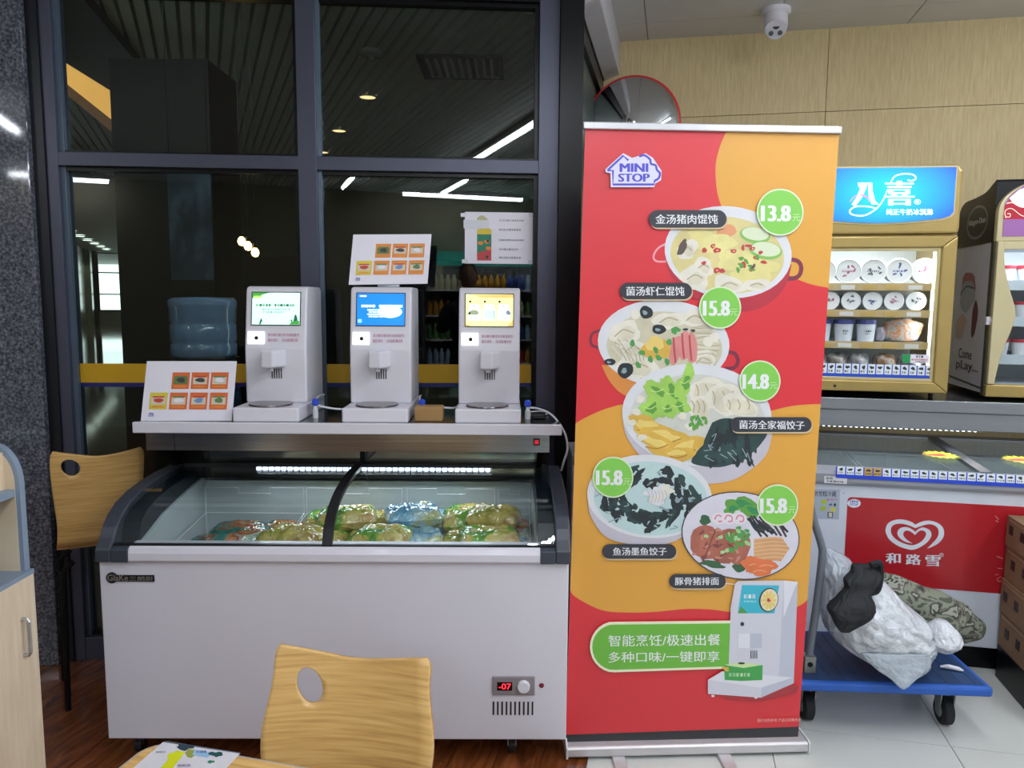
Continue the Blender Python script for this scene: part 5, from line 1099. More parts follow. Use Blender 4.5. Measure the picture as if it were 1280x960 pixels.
SHZ = (1.616, 1.495, 1.350, 1.222)
for z in SHZ[:3]:
    b = MB(); b.box(DU0 + .03, DU1 - .06, DV + .04, .81, z - .006, z, CUI); s_ = dc.part('shelf', b)
    b = MB(); b.box(DU0 + .03, DU1 - .065, DV + .032, DV + .04, z - .03, z + .003, mat('shelf lip', 'c5ad7c', .4)); dc.part('shelf_lip', b, parent=s_)
    for k in range(5):
        b = MB(); b.box(-.68 + k * .095, -.62 + k * .095, DV + .030, DV + .032, z - .026, z - .006, mat(('tan slip', 'white slip', 'tan slip')[k % 3], ('c9a860', 'dfdfd8', 'c9a860')[k % 3], .5)); dc.part('price_slip', b, parent=s_)
b = MB(); b.box(DU0 + .03, DU1 - .05, DV - .0145, DV - .0125, 1.186, 1.252, mat('strip blue', '2a50c4', .35)); bl = dc.part('price_strip', b)
b = MB()
strip_cards(dc, bl, -.70, 15, .0345, 1.207, 1.252, lambda z: DV - .0145, ())
b = MB(); b.box(-.318, -.285, DV - .0155, DV - .0135, 1.262, 1.300, mat('green card', '1f9a54', .5)); dc.part('green_card', b)
pr = Print(lambda x, y: (x, DV - .0158, y)); b = MB(); pr.rect(-.284, 1.262, -.207, 1.300, PAPER); pr.squiggle(-.262, 1.296, -.225, 1.286, BLACKP, 3); pr.squiggle(-.28, 1.281, -.215, 1.274, CHILI, 4); pr.squiggle(-.265, 1.270, -.22, 1.265, BLACKP, 5); dc.part('notice_card', pr.mb)
ILED = mat('cabinet light tube', 'e2f2ee', .4, emit=2.2, var=0)
b = MB(); b.box(DU1 - .066, DU1 - .054, DV + .03, DV + .045, 1.20, 1.76, ILED); b.box(DU0 + .05, DU1 - .07, DV + .03, DV + .045, 1.765, 1.777, ILED); dc.part('light_tube', b)
ld = bpy.data.lights.new('cabinet_light', 'AREA'); ld.shape = 'RECTANGLE'; ld.size = .44; ld.size_y = .03; ld.energy = 3.4; ld.color = (.93, .98, 1)
lo = bpy.data.objects.new('cabinet_light', ld); COL.objects.link(lo); lo.parent = dc.o; lo.location = Vector((-.44, DV + .06, 1.76)) - dc.at; lo.rotation_euler = (radians(30), 0, 0)
ld = bpy.data.lights.new('cabinet_side_light', 'AREA'); ld.shape = 'RECTANGLE'; ld.size = .03; ld.size_y = .5; ld.energy = .7; ld.color = (.93, .98, 1)
lo = bpy.data.objects.new('cabinet_side_light', ld); COL.objects.link(lo); lo.parent = dc.o; lo.location = Vector((DU1 - .07, DV + .05, 1.48)) - dc.at; lo.rotation_euler = (radians(90), 0, radians(60))
# tubs lying on their sides, lids to the glass
TUBL = mat('tub lid', 'eceef0', .35); TUBM = mat('tub card', 'dfe2e6', .45)
ORD = ('first', 'second', 'third', 'fourth', 'fifth')
def lying_tub(u, z, r, label, seed, grp):
    v = DV + .055; t = Thing('ice_cream_tub', label, 'ice cream tub', ST, (u, v + .05, z), grp)
    b = MB(); b.lathe([(r * .93, .008), (r * .8, .10), (.001, .10)], (u, v, z + r), TUBM, 28, 'v'); t.part('tub', b, smooth=False)
    b = MB(); b.lathe([(r, .010), (r, 0), (r * .93, -.002), (r * .90, .001), (.001, .001)], (u, v, z + r), TUBL, 32, 'v'); t.part('lid', b)
    rq = random.Random(seed); pr = Print(lambda x, y: (u + x, v - .0002, z + r + y), step=3e-5); c = (mat('lid print blue', '4a5f9a', .5), mat('lid print rose', 'b0637c', .5), mat('lid print grey', '5f6672', .5))[seed % 3]
    for k in range(5): a = rq.uniform(0, 6.28); q = rq.uniform(.1, .55) * r; pr.blob(q * cos(a), q * sin(a), r * .14, r * .08, c, rq.uniform(0, 180), .4, seed=k + seed)
    pr.squiggle(-r * .45, r * .06, r * .45, -r * .08, c, seed); t.part('lid_print', pr.mb)
for k in range(5): lying_tub(-.660 + k * .108, 1.6165, .058, 'large white ice cream tub lying on the top shelf, ' + ORD[k] + ' from the left', k, 'white tubs on the top cabinet shelf')
for k in range(5): lying_tub(-.625 + k * .092, 1.4955, .043, 'smaller white ice cream tub on the second shelf, ' + ORD[k] + ' from the left', k + 7, 'white tubs on the second cabinet shelf')
BL_ = mat('blue tub lid', '4a5494', .4)
for k in range(3):
    u = -.648 + k * .098; v = DV + .10; z = 1.351
    t = Thing('ice_cream_cup', 'white ice cream cup with a blue lid on the third shelf, ' + ORD[k] + ' from the left', 'ice cream cup', ST, (u, v, z), 'blue-lidded cups on the third shelf')
    b = MB(); b.lathe([(.036, 0), (.043, .082), (.001, .082)], (u, v, z), mat('cup card', 'd7dde6', .45), 24); t.part('cup', b)
    b = MB(); b.lathe([(.045, .080), (.046, .084), (.045, .100), (.001, .100)], (u, v, z), BL_, 24); t.part('lid', b)
    pr = Print(lambda x, y: (u + x, v - sqrt(max(0, (.0415 + .07 * (y - .03)) ** 2 - x * x)) - .0006, z + y), step=2e-5); pr.squiggle(-.01, .052, .018, .044, BLACKP, k); pr.squiggle(-.008, .038, .01, .033, BLACKP, k + 4); t.part('cup_print', pr.mb)
CEL = ramp_mat('cellophane snack bag', [(.3, '8f8678'), (.45, 'c9c2b8'), (.55, 'd88a48'), (.62, 'cfc9c4'), (.75, '6f6a80')], scale=22, detail=3, rough=.15, coat=.6, bump=.4)
def bag(u, v, z, w, d, h, label, mt=CEL, name='snack_bag', cat='snack bag', frame=ST, seed=1):
    def fn(a, c):
        th = a * 2 * pi; ph = (c - .5) * pi; q = abs(cos(ph)) ** .6; x = cos(th); y = sin(th)
        n = 1 + .16 * noise.noise(Vector((x * 2 + seed, y * 2, c * 4))) + .09 * noise.noise(Vector((x * 6 + seed, y * 6, c * 9)))
        return (u + w / 2 * q * x * n, v + d / 2 * q * y * n, z + h * .5 + h * .5 * (abs(sin(ph)) ** .7) * (1 if ph > 0 else -1) * (n if ph > 0 else 1))
    b = MB(); b.grid(fn, 28, 18, mt, True); return single(name, b, frame, at=(u, v, z), label=label, cat=cat, smooth=True)
bag(-.290, DV + .13, 1.351, .17, .12, .105, 'cellophane bag of orange and cream snacks at the right of the third shelf', seed=3)
bag(-.385, DV + .13, 1.351, .05, .10, .07, 'small grey cellophane bag beside the blue-lidded cups', mat('grey cellophane', 'a9a5b0', .2, coat=.5, var=.3, scale=30), seed=8)
for k, (u, c) in enumerate(((-.66, '8f9098'), (-.57, 'a59a8c'), (-.47, 'b4b6bc'), (-.36, 'b58a5c'), (-.25, '9a90a4'))): bag(u, DV + .12, 1.187, .10, .13, .105, ('greyish', 'beige', 'silvery', 'orange-brown', 'mauve')[k] + ' snack bag standing at the bottom of the blue-signed cabinet', ramp_mat('snack film %d' % k, [(.35, '55525a'), (.5, c), (.65, 'd9d6d2')], scale=20, rough=.2, coat=.5), seed=k + 20)

# ================================================================== DARK-HOODED DISPLAY CABINET AT THE RIGHT EDGE
KU0, KU1, KV, KB = .035, .72, .375, .84
kc = Thing('display_cabinet', 'dark-hooded display cabinet with cream curved handle at the right edge', 'display cabinet', ST, (.37, .6, 1.105))
SIDE = mat('cabinet side film', 'b9bccc', .35)
b = MB(); b.box(KU0, KU0 + .02, KV + .03, KB, 1.13, 1.80, SIDE); b.box(KU0 + .02, KU1, KB - .02, KB, 1.13, 1.80, CUI); b.box(KU1 - .02, KU1, KV + .03, KB - .02, 1.13, 1.80, SIDE); b.box(KU0 + .02, KU1 - .02, KV + .03, KB - .02, 1.13, 1.17, CUI); b.box(KU0 + .02, KU1 - .02, KV + .03, KB - .02, 1.78, 1.80, CUI); kc.part('body', b)
b = MB(); b.box(KU0 - .004, KU0 + .03, KV, KV + .03, 1.12, 1.80, mat('olive door seam', '3f3e30', .5)); kc.part('door_seam', b)  # dark olive strip between the side wall and the door
hood = spline([(KB, 1.80), (KB + .0, 1.93), (KB - .02, 1.985), (KB - .08, 2.015), (KB - .20, 2.02), (KB - .32, 2.03), (KV + .07, 2.055), (KV + .03, 2.07)], 4)
b = MB(); b.prism([(v, z) for v, z in hood] + [(KV + .02, 2.06), (KV + .02, 1.80)], 'u', KU0 - .002, KU1, mat('near black hood', '121419', .35, spec=.3)); kc.part('hood', b, label='near-black hood of the cabinet')
# arched header front
nA = 20; arch = [(KU0 + .34 * (1 - cos(pi / 2 * k / nA)) ** 1.1, 1.92 + .17 * sin(pi / 2 * k / nA)) for k in range(nA + 1)]
full = [(KU0, 1.80), (KU0, 1.90)] + arch[:] + [(KU1, 2.09), (KU1, 1.80)]
CREAM = mat('cream gold plastic', 'c9bd94', .35, metal=.15, var=.03)
b = MB(); b.prism(full, 'v', KV - .01, KV + .03, CREAM); kc.part('header', b, bevel=.005)
inner = [(KU0 + .020 + (x - KU0) * .97, 1.822 + (z - 1.80) * .92) for x, z in full[2:-2]] + [(KU1 - .02, 2.07)]
inner = [(KU0 + .022, 1.822)] + [(max(KU0 + .022, x), z) for x, z in inner] + [(KU1 - .02, 1.822)]
PUG = mat('sign plum', '8d5c96', .35, emit=.35, var=.1, scale=3); b = MB(); b.prism(inner, 'v', KV - .013, KV - .01, PUG); hs = kc.part('sign_panel', b)
pr = Print(lambda x, y: (x, KV - .0132, y), step=4e-5); LR = mat('sign red', 'a4102c', .35, emit=.4); LWH = mat('sign whipped white', 'fbf6ea', .35, emit=.9); LC = mat('sign cream line', 'e9dcc4', .35, emit=.5)
pr.poly([(KU0 + .0205, 1.895), (KU1 - .02, 1.895), (KU1 - .02, 2.02), (KU0 + .20, 2.03), (KU0 + .05, 2.0), (KU0 + .0215, 1.95)], LR)
pr.poly(spline([(KU0 + .038, 1.985), (KU0 + .065, 1.955), (KU0 + .12, 1.94), (KU0 + .3, 1.935), (KU0 + .34, 1.98), (KU0 + .30, 2.055), (KU0 + .17, 2.045), (KU0 + .075, 2.02)], 4), LWH)
pr.line(spline([(KU0 + .028, 1.962), (KU0 + .05, 1.965), (KU0 + .09, 1.95), (KU0 + .15, 1.90)], 5), .004, LC); pr.line(spline([(KU0 + .03, 1.90), (KU0 + .025, 1.93), (KU0 + .05, 1.94), (KU0 + .09, 1.91), (KU0 + .13, 1.90)], 5), .003, LC); pr.line(spline([(KU0 + .03, 1.905), (KU0 + .045, 1.905), (KU0 + .045, 1.918), (KU0 + .034, 1.918)], 5), .003, LC)
kc.part('sign_print', pr.mb, parent=hs)
# door frame with the waving handle edge
b = MB()
lft = spline([(KU0 + .028, 1.80), (KU0 + .035, 1.70), (KU0 + .060, 1.60), (KU0 + .092, 1.50), (KU0 + .085, 1.43), (KU0 + .055, 1.33), (KU0 + .038, 1.24), (KU0 + .03, 1.175)], 4)
poly = [(KU0 + .002, 1.175), (KU0 + .002, 1.80)] + lft[:]
b.prism(poly, 'v', KV - .028, KV, CREAM); kc.part('door_handle', b, bevel=.004, label='waving cream-gold handle edge of the door')
b = MB(); b.box(KU0 + .0, KU1, KV - .02, KV + .03, 1.118, 1.172, GOLD); b.box(KU1 - .04, KU1, KV - .02, KV, 1.172, 1.80, CREAM); b.box(KU0 + .03, KU1 - .04, KV - .02, KV, 1.765, 1.80, CREAM); kc.part('door_frame', b, bevel=.004)
b = MB(); b.box(KU0 + .01, KU1 - .04, KV + .004, KV + .008, 1.172, 1.765, DGLASS); kc.part('door_glass', b)
b = MB(); b.lathe([(.012, 0), (.014, -.008), (.012, -.016), (.001, -.018)], (KU0 + .012, KV - .002, 1.455), WHITEP, 16, 'v'); b.box(KU0 - .012, KU0 + .02, KV - .004, KV + .02, 1.437, 1.473, WHITEP); kc.part('latch', b)
for z in (1.63, 1.47, 1.30):
    b = MB(); b.box(KU0 + .03, KU1 - .03, KV + .05, KB - .03, z - .012, z, mat('steel blue shelf', '93a2ae', .4)); s_ = kc.part('shelf', b); b = MB(); b.box(KU0 + .03, KU1 - .03, KV + .044, KV + .05, z - .04, z + .004, mat('shelf rail', 'b9c6cf', .35)); kc.part('shelf_lip', b, parent=s_)
RC = mat('tub red band', 'b0283a', .4)
for r_, z in enumerate((1.631, 1.471, 1.301)):
    for k in range(6):
        u = KU0 + .09 + k * .085
        t = Thing('ice_cream_cup', 'white and red ice cream cup in the right cabinet, ' + ('top', 'middle', 'lower')[r_] + ' shelf, ' + (ORD + ('sixth',))[k] + ' from the handle', 'ice cream cup', ST, (u, KV + .11, z), 'red-banded cups in the right cabinet')
        b = MB(); b.lathe([(.030, 0), (.037, .058), (.001, .058)], (u, KV + .11, z), TUBM, 20); t.part('cup', b)
        b = MB(); b.lathe([(.039, .056), (.039, .070), (.001, .070)], (u, KV + .11, z), RC, 20); t.part('lid', b)
ld = bpy.data.lights.new('right_cabinet_light', 'AREA'); ld.shape = 'RECTANGLE'; ld.size = .5; ld.size_y = .03; ld.energy = 3.0; ld.color = (.93, .98, 1)
lo = bpy.data.objects.new('right_cabinet_light', ld); COL.objects.link(lo); lo.parent = kc.o; lo.location = Vector((.38, KV + .04, 1.755)) - kc.at; lo.rotation_euler = (radians(30), 0, 0)
# printing on the side: dark oval emblem, the cone picture, lettering (seen edge-on)
pr = Print(lambda x, y: (KU0 - .0025, x, y), (-1, 0, 0), 4e-5); LG = mat('pale side ink', 'a9b4c2', .4)
oc = (KV + .22, 1.905)
for k in range(2): pr.line([(oc[0] + (.125 - .008 * k) * cos(a), oc[1] + (.075 - .006 * k) * sin(a)) for a in [2 * pi * i / 36 for i in range(37)]], .0022, LG)
pr.text('Häagen-Dazs', oc[0] + .105, oc[1] - .022 + .04, oc[0] - .105, oc[1] - .016, LG, .05)
kc.part('hood_emblem', pr.mb)
pr = Print(lambda x, y: (KU0 - .0006, x, y), (-1, 0, 0), 4e-5)
pr.blob(KV + .28, 1.60, .10, .075, mat('side print rose', '9a5a64', .4)); pr.blob(KV + .28, 1.565, .10, .07, mat('side print ash', '8f98a4', .4)); pr.line(spline([(KV + .37, 1.57), (KV + .3, 1.61), (KV + .2, 1.60)], 5), .008, mat('side print navy', '2c3446', .4)); pr.blob(KV + .17, 1.46, .035, .085, mat('side print wine', '5c2434', .4)); pr.blob(KV + .34, 1.42, .08, .05, mat('side print sand', 'b8a494', .4), -30)
pr.text('Come', KV + .34, 1.315, KV + .17, 1.268, mat('side print black', '23262e', .4), .02); pr.text('pLay...', KV + .36, 1.258, KV + .08, 1.205, mat('side print black', '23262e', .4), .02)
pr.line([(KV + .45, 1.168), (KV + .03, 1.15)], .008, mat('side print black', '23262e', .4)); kc.part('side_print', pr.mb)

# ================================================================== CONVEX MIRROR AND DOME CAMERA
mr = Thing('convex_mirror', 'round convex mirror with a red rim above the banner, by the wallpapered wall', 'mirror', ST, (-1.567, .70, 2.43), rot=radians(0))
MRR = mat('mirror silver', 'd9dcdf', .03, metal=1, var=0); c_ = (-1.567, .66, 2.425); R_ = .232
b = MB(); b.lathe([(R_ * sin(a), -.07 * (cos(a) - .0) ) for a in [pi / 2 * (1 - k / 14) for k in range(14)]] + [(.001, -.07)], c_, MRR, 48, 'v'); mf = mr.part('mirror_face', b, smooth=True)
b = MB(); b.tube([(c_[0] + R_ * cos(a), c_[1], c_[2] + R_ * sin(a)) for a in [2 * pi * k / 48 for k in range(48)]], .0085, mat('red rim', 'c8202e', .35), 8, closed=True); mr.part('rim', b, smooth=True)
b = MB(); b.lathe([(R_, .002), (.15, .03), (.001, .035)], c_, mat('mirror back', 'b0342c', .4), 40, 'v'); mr.part('back_shell', b)
b = MB(); b.tube([(c_[0], c_[1] + .03, c_[2]), (c_[0], VB, c_[2])], .016, BLACKM, 10); mr.part('wall_arm', b)
cp_ = (-1.567 + .61 + .0, .835)
p = ST.loc(Vector((1.24, 3.80, 0))); cu, cv = p.x, p.y - .05
dm = Thing('dome_camera', 'small white security camera with three lenses on the ceiling', 'security camera', ST, (cu, cv, CZ))
b = MB(); b.lathe([(.068, 0), (.068, -.018), (.060, -.026), (.001, -.026)], (cu, cv, CZ), WHITEP, 32); dm.part('mount', b)
b = MB(); b.tube([(cu, cv, CZ - .02), (cu, cv - .012, CZ - .075), (cu, cv - .03, CZ - .10)], [.052, .055, .05], WHITEP, 24); dm.part('eyeball', b, smooth=False)
bz = Vector((cu, cv - .030, CZ - .10)); nn = Vector((0, -.35 - .3, -.45)).normalized(); ex = Vector((1, 0, 0)); ey = nn.cross(ex).normalized()
def disc(c, r, d, m_): 
    b = MB(); n = 20; A_ = [c + (ex * cos(2 * pi * k / n) + ey * sin(2 * pi * k / n)) * r for k in range(n)]; b.add(A_ + [q + nn * d for q in A_], [tuple(range(n, 2 * n))] + [(k, (k + 1) % n, n + (k + 1) % n, n + k) for k in range(n)], m_); return b
dm.part('face_plate', disc(bz - nn * .012, .046, .014, mat('face grey', 'c4c6cc', .3)), bevel=.002)
for dx, dy, r, m_ in ((0, .017, .016, BLACKP), (-.020, -.016, .011, mat('ir lens', '4a4a50', .2)), (.020, -.016, .011, mat('ir lens', '4a4a50', .2))): dm.part('lens', disc(bz + nn * .002 + ex * dx + ey * dy * (1), r, .003, m_))

# ================================================================== BLUE PLATFORM TROLLEY AND ITS LOAD
TR = Frame(1.685, 2.512, -3)
tl = Thing('platform_trolley', 'blue flat platform trolley with grey folding handle loaded with bags', 'trolley', TR, (-.36, .22, 0))
DBLU = mat('blue plastic deck', '2458b0', .5, var=.12, scale=6); DTOP = mat('worn rubber deck top', '1f3c66', .6, var=.25, scale=5)
b = MB(); b.box(-.74, 0, 0, .44, .165, .200, DBLU); dk_ = tl.part('deck', b, bevel=.010, label='bright blue deck edge')
b = MB(); b.box(-.72, -.02, .02, .42, .200, .2015, DTOP)
for k in range(14): b.box(-.70 + .05 * k, -.695 + .05 * k, .03, .41, .2015, .2025, DTOP)
tl.part('deck_mat', b)
RUB = mat('black rubber', '17181a', .7); GM = mat('zinc bracket', '8c8f88', .4, metal=.6, var=.2, scale=30)
for u, v in ((-.595, .12), (-.10, .12), (-.595, .36), (-.10, .36)):
    b = MB(); b.lathe([(.040, -.020), (.050, -.014), (.050, .014), (.040, .020)], (u, v, .050), RUB, 26, 'u'); w_ = tl.part('wheel', b)
    b = MB(); b.lathe([(.020, -.023), (.024, -.020), (.024, .020), (.020, .023)], (u, v, .050), GM, 16, 'u'); tl.part('hub', b, parent=w_)
    b = MB(); b.prism([(v - .03, .155), (v + .035, .155), (v + .012, .04), (v - .012, .04)], 'u', u + .022, u + .026, GM); b.prism([(v - .03, .155), (v + .035, .155), (v + .012, .04), (v - .012, .04)], 'u', u - .026, u - .022, GM); b.box(u - .035, u + .035, v - .04, v + .04, .155, .166, GM); tl.part('wheel_bracket', b, parent=w_)
GT = mat('grey coated tube', '6f7780', .4)
hp = []
for px, py in ((1006, 560), (1012, 610), (1020, 650), (1030, 684), (1031, 700), (1024, 760), (1016, 815), (1013, 842)): q = TR.loc(WLD.w(*WLD.at(px, py, 2.60))); hp.append((q.x, .085, q.z))
top = hp[0]; pts_h = [(top[0] - .01, .36, top[2]), (top[0] - .012, .34, top[2] + .05), (top[0] - .014, .28, top[2] + .10), (top[0] - .014, .16, top[2] + .10), (top[0] - .008, .10, top[2] + .05)] + hp
b = MB(); b.tube(spline(pts_h, 4), .0135, GT, 12); tl.part('handle', b, smooth=True)
b = MB(); b.tube(spline([(x, .36, z) for x, v, z in hp], 4), .0135, GT, 12); tl.part('handle', b, smooth=True)
for v in (.085, .36):
    b = MB(); x = hp[-1][0]; b.box(x - .02, x + .022, v - .022, v + .022, .200, .262, GM); b.lathe([(.010, -.026), (.010, .026)], (x, v, .235), BLACKM, 10, 'v'); tl.part('handle_hinge', b, bevel=.003)

def rows_blob(rows, m_, nU=96, amp=.12, fq=2.2, seed=0, sub=9, flat=.85, fold=.0):
    """a crumpled bag: each row = (py, left px, right px, distance, half depth)"""
    rows = spline([tuple(map(float, r)) for r in rows], sub); V = []; n = len(rows)
    for j, (py, xl, xr, Y, d) in enumerate(rows):
        k_ = j / (n - 1); a = WLD.at(xl, py, Y); c = WLD.at(xr, py, Y); cx, hx, z = (a.x + c.x) / 2, (c.x - a.x) / 2, WLD.at((xl + xr) / 2, py, Y + d * (1 - 2 * k_)).z
        for i in range(nU):
            t = 2 * pi * i / nU; x, y = cos(t), sin(t); x = abs(x) ** flat * (1 if x > 0 else -1); y = abs(y) ** flat * (1 if y > 0 else -1)
            p = Vector((x * 1.6, y * 1.6, z * 9 + seed))
            q = 1 + amp * noise.noise(p * fq * .5) + amp * .55 * (1 - 2 * abs(noise.noise(p * fq * 1.1))) + fold * (1 - 3 * abs(noise.noise(Vector((x * 3 + z * 6, y * 3, z * 16 + seed)))))
            q += .5 * amp * (.35 - 2.2 * abs(noise.noise(p * fq * 2.3 + Vector((7, 3, 1)))))
            q2 = 1 + (q - 1) * (1 - .7 * abs(x))
            V.append((cx + hx * x * q2, Y + d * y * q, z))
    b = MB(); F = []
    for j in range(n - 1):
        for i in range(nU): F.append((j * nU + i, j * nU + (i + 1) % nU, (j + 1) * nU + (i + 1) % nU, (j + 1) * nU + i))
    F = [tuple(reversed(f)) for f in F]
    F += [tuple(range(nU)), tuple((n - 1) * nU + k for k in reversed(range(nU)))]
    b.add(V, [tuple(reversed(f)) for f in F], m_); return b
def plastic(name, col, alpha, bump=.6):
    m_ = mat(name, col, .24, coat=.6, var=.10, scale=14, bump=1, bscale=30, bdist=.02)
    nt = m_.node_tree; P_ = nt.nodes['Principled BSDF']; P_.inputs['Alpha'].default_value = alpha; P_.inputs['Subsurface Weight'].default_value = 0
    return m_
WB = plastic('white polythene', 'd6dae0', .93); WB2 = plastic('thin clear polythene', 'c2ccd6', .62)
b = rows_blob([(706, 1064, 1088, 2.70, .03), (712, 1050, 1096, 2.70, .07), (722, 1040, 1108, 2.70, .12), (746, 1032, 1128, 2.68, .15), (770, 1030, 1150, 2.67, .16), (795, 1036, 1162, 2.66, .15), (815, 1050, 1163, 2.64, .12), (834, 1080, 1158, 2.61, .07), (846, 1108, 1150, 2.60, .05)], WB, seed=1, amp=.10, fold=.035)
single('plastic_bag', b, WLD, at=(1.2, 2.6, .22), label='big stuffed white plastic bag lying on the blue trolley', cat='plastic bag', smooth=True)
b = rows_blob([(815, 1075, 1160, 2.515, .012), (835, 1095, 1162, 2.505, .014), (848, 1112, 1146, 2.497, .012), (858, 1122, 1136, 2.49, .006), (862, 1128, 1130, 2.49, .003)], WB2, seed=5, amp=.2)
single('bag_corner', b, WLD, at=(1.25, 2.5, .22), label='clear pointed bag corner hanging over the front edge of the blue deck', cat='plastic bag', smooth=True)
b = rows_blob([(684, 1031, 1036, 2.66, .01), (694, 1028, 1060, 2.66, .05), (712, 1026, 1062, 2.65, .07), (735, 1028, 1056, 2.65, .07), (765, 1027, 1050, 2.64, .06), (790, 1032, 1046, 2.64, .03)], WB2, seed=9, amp=.2, fold=.05)
single('plastic_bag', b, WLD, at=(1.0, 2.6, .4), label='thin clear crumpled plastic bag between the trolley handle and the black cloth', cat='plastic bag', smooth=True)
b = rows_blob([(773, 1170, 1184, 2.58, .02), (782, 1163, 1194, 2.58, .05), (795, 1160, 1197, 2.58, .07), (808, 1162, 1195, 2.57, .06), (818, 1170, 1186, 2.57, .03)], WB, seed=13, amp=.12)
single('plastic_bag', b, WLD, at=(1.5, 2.6, .2), label='small tied white plastic bag at the right side of the big one', cat='plastic bag', smooth=True)
BKC = mat('black cloth', '14161b', .75, var=.15, scale=8, bump=.4, bscale=14)
b = rows_blob([(704, 1066, 1098, 2.56, .02), (713, 1064, 1099, 2.54, .03), (722, 1056, 1098, 2.52, .03), (733, 1057, 1092, 2.51, .028), (741, 1052, 1086, 2.50, .03), (752, 1044, 1090, 2.49, .04), (763, 1036, 1092, 2.48, .04), (775, 1040, 1086, 2.47, .035), (785, 1045, 1072, 2.47, .02), (791, 1050, 1062, 2.47, .01)], BKC, seed=21, amp=.16, fold=.05, flat=.6)
cl_ = single('black_cloth', b, WLD, at=(1.05, 2.5, .5), label='folded black jacket thrown over the left of the white bag', cat='jacket', smooth=True)
b = MB(); b.tube(spline([tuple(WLD.at(x, y, 2.53)) for x, y in ((1088, 706), (1100, 704), (1101, 722), (1097, 738), (1088, 742), (1080, 748))], 5), .010, BKC, 8); o_ = bpy.data.objects.new('strap', mesh_of('strap', b, (1.05, 2.5, .5), True)); COL.objects.link(o_); o_.parent = cl_
CAMO = ramp_mat('camouflage cloth', [(.0, '4c5247'), (.42, '7b806f'), (.52, '605b52'), (.57, '30352f'), (.62, '8c8f82'), (.70, '5f524e')], scale=15, stretch=(1, 1, 1.6), detail=2.2, rough=.8, const=True, bump=.25, distort=.6)
P_ = [(1090, 722, 13), (1110, 738, 21), (1137, 755, 26), (1165, 768, 30), (1192, 777, 27), (1211, 783, 20), (1223, 785, 11), (1228, 786, 2)]
S_ = spline([(float(a), float(c), float(r)) for a, c, r in P_], 5); cen = [tuple(WLD.at(a, c, 2.84)) for a, c, r in S_]
b = MB(); b.tube(cen, [r * 2.98 / 950 for a, c, r in S_], CAMO, 28)
b.v = [(x + .012 * noise.noise(Vector((x * 14, y * 14, z * 14))), y + .012 * noise.noise(Vector((x * 14, y * 14, z * 14 + 5))), z + .010 * noise.noise(Vector((x * 20, y * 9, z * 20 + 9)))) for x, y, z in b.v]
single('camouflage_bundle', b, WLD, at=cen[12], label='rolled green camouflage coat behind the white bag on the trolley', cat='coat', smooth=True)
p = WLD.atz(1190, 838, .203)
b = MB(); b.tube([(p.x - .035, p.y + .015, .210), (p.x - .01, p.y + .008, .214), (p.x + .02, p.y - .004, .211), (p.x + .035, p.y - .01, .207)], [.004, .008, .008, .003], PAPER, 8)
single('paper_scrap', b, WLD, at=(p.x, p.y, .203), label='little crumpled white paper scrap on the blue deck', cat='paper scrap')
# ================================================================== CARTONS AT THE RIGHT EDGE
CART = mat('brown cardboard', '84664a', .75, var=.08, scale=7); TAPE = mat('carton slot', '2a1c18', .6)
b = MB(); b.box(.012, .62, -.40, -.02, 0, .14, BLACKM); single('plinth_box', b, ST, at=(.3, -.2, 0), label='black plinth under the stack of brown cartons', cat='plinth', bevel=.004)
hs_ = [.142, .285, .425, .560, .686]
for k in range(4):
    z0, z1 = hs_[k], hs_[k + 1]; t = Thing('carton', ('lowest', 'second from bottom', 'third from bottom', 'topmost')[k] + ' brown carton in the stack at the right edge', 'carton', ST, (.30, -.2, z0), 'stacked cartons beside the red-fronted freezer')
    o0 = (.004, .0, .006, .002)[k]
    b = MB(); b.box(.006 + o0, .55, -.365 + o0, -.028, z0, z1 - .0015, CART); t.part('box', b, bevel=.003)
    for v in (-.20, -.10):
        b = MB(); b.box(.0045 + o0, .006 + o0, v - .022 + .03 * (k % 2), v + .012 + .03 * (k % 2), z0 + .055, z0 + .092, TAPE); t.part('hand_hole', b)
    b = MB(); b.box(.0050 + o0, .0058 + o0, -.33, -.05, z1 - .02, z1 - .012, mat('carton tape', '9b7d5c', .5)); t.part('tape', b)
pr = Print(lambda x, y: (x, y, .6846), (0, 0, 1), 5e-5); pr.blob(.10, -.09, .055, .04, mat('print orange', 'd8622c', .5)); pr.blob(.075, -.17, .05, .045, mat('print yellow', 'e0a826', .5), irr=.5); pr.blob(.16, -.15, .05, .06, mat('print green', '7d8a3a', .5), irr=.5); t.part('top_print', pr.mb)

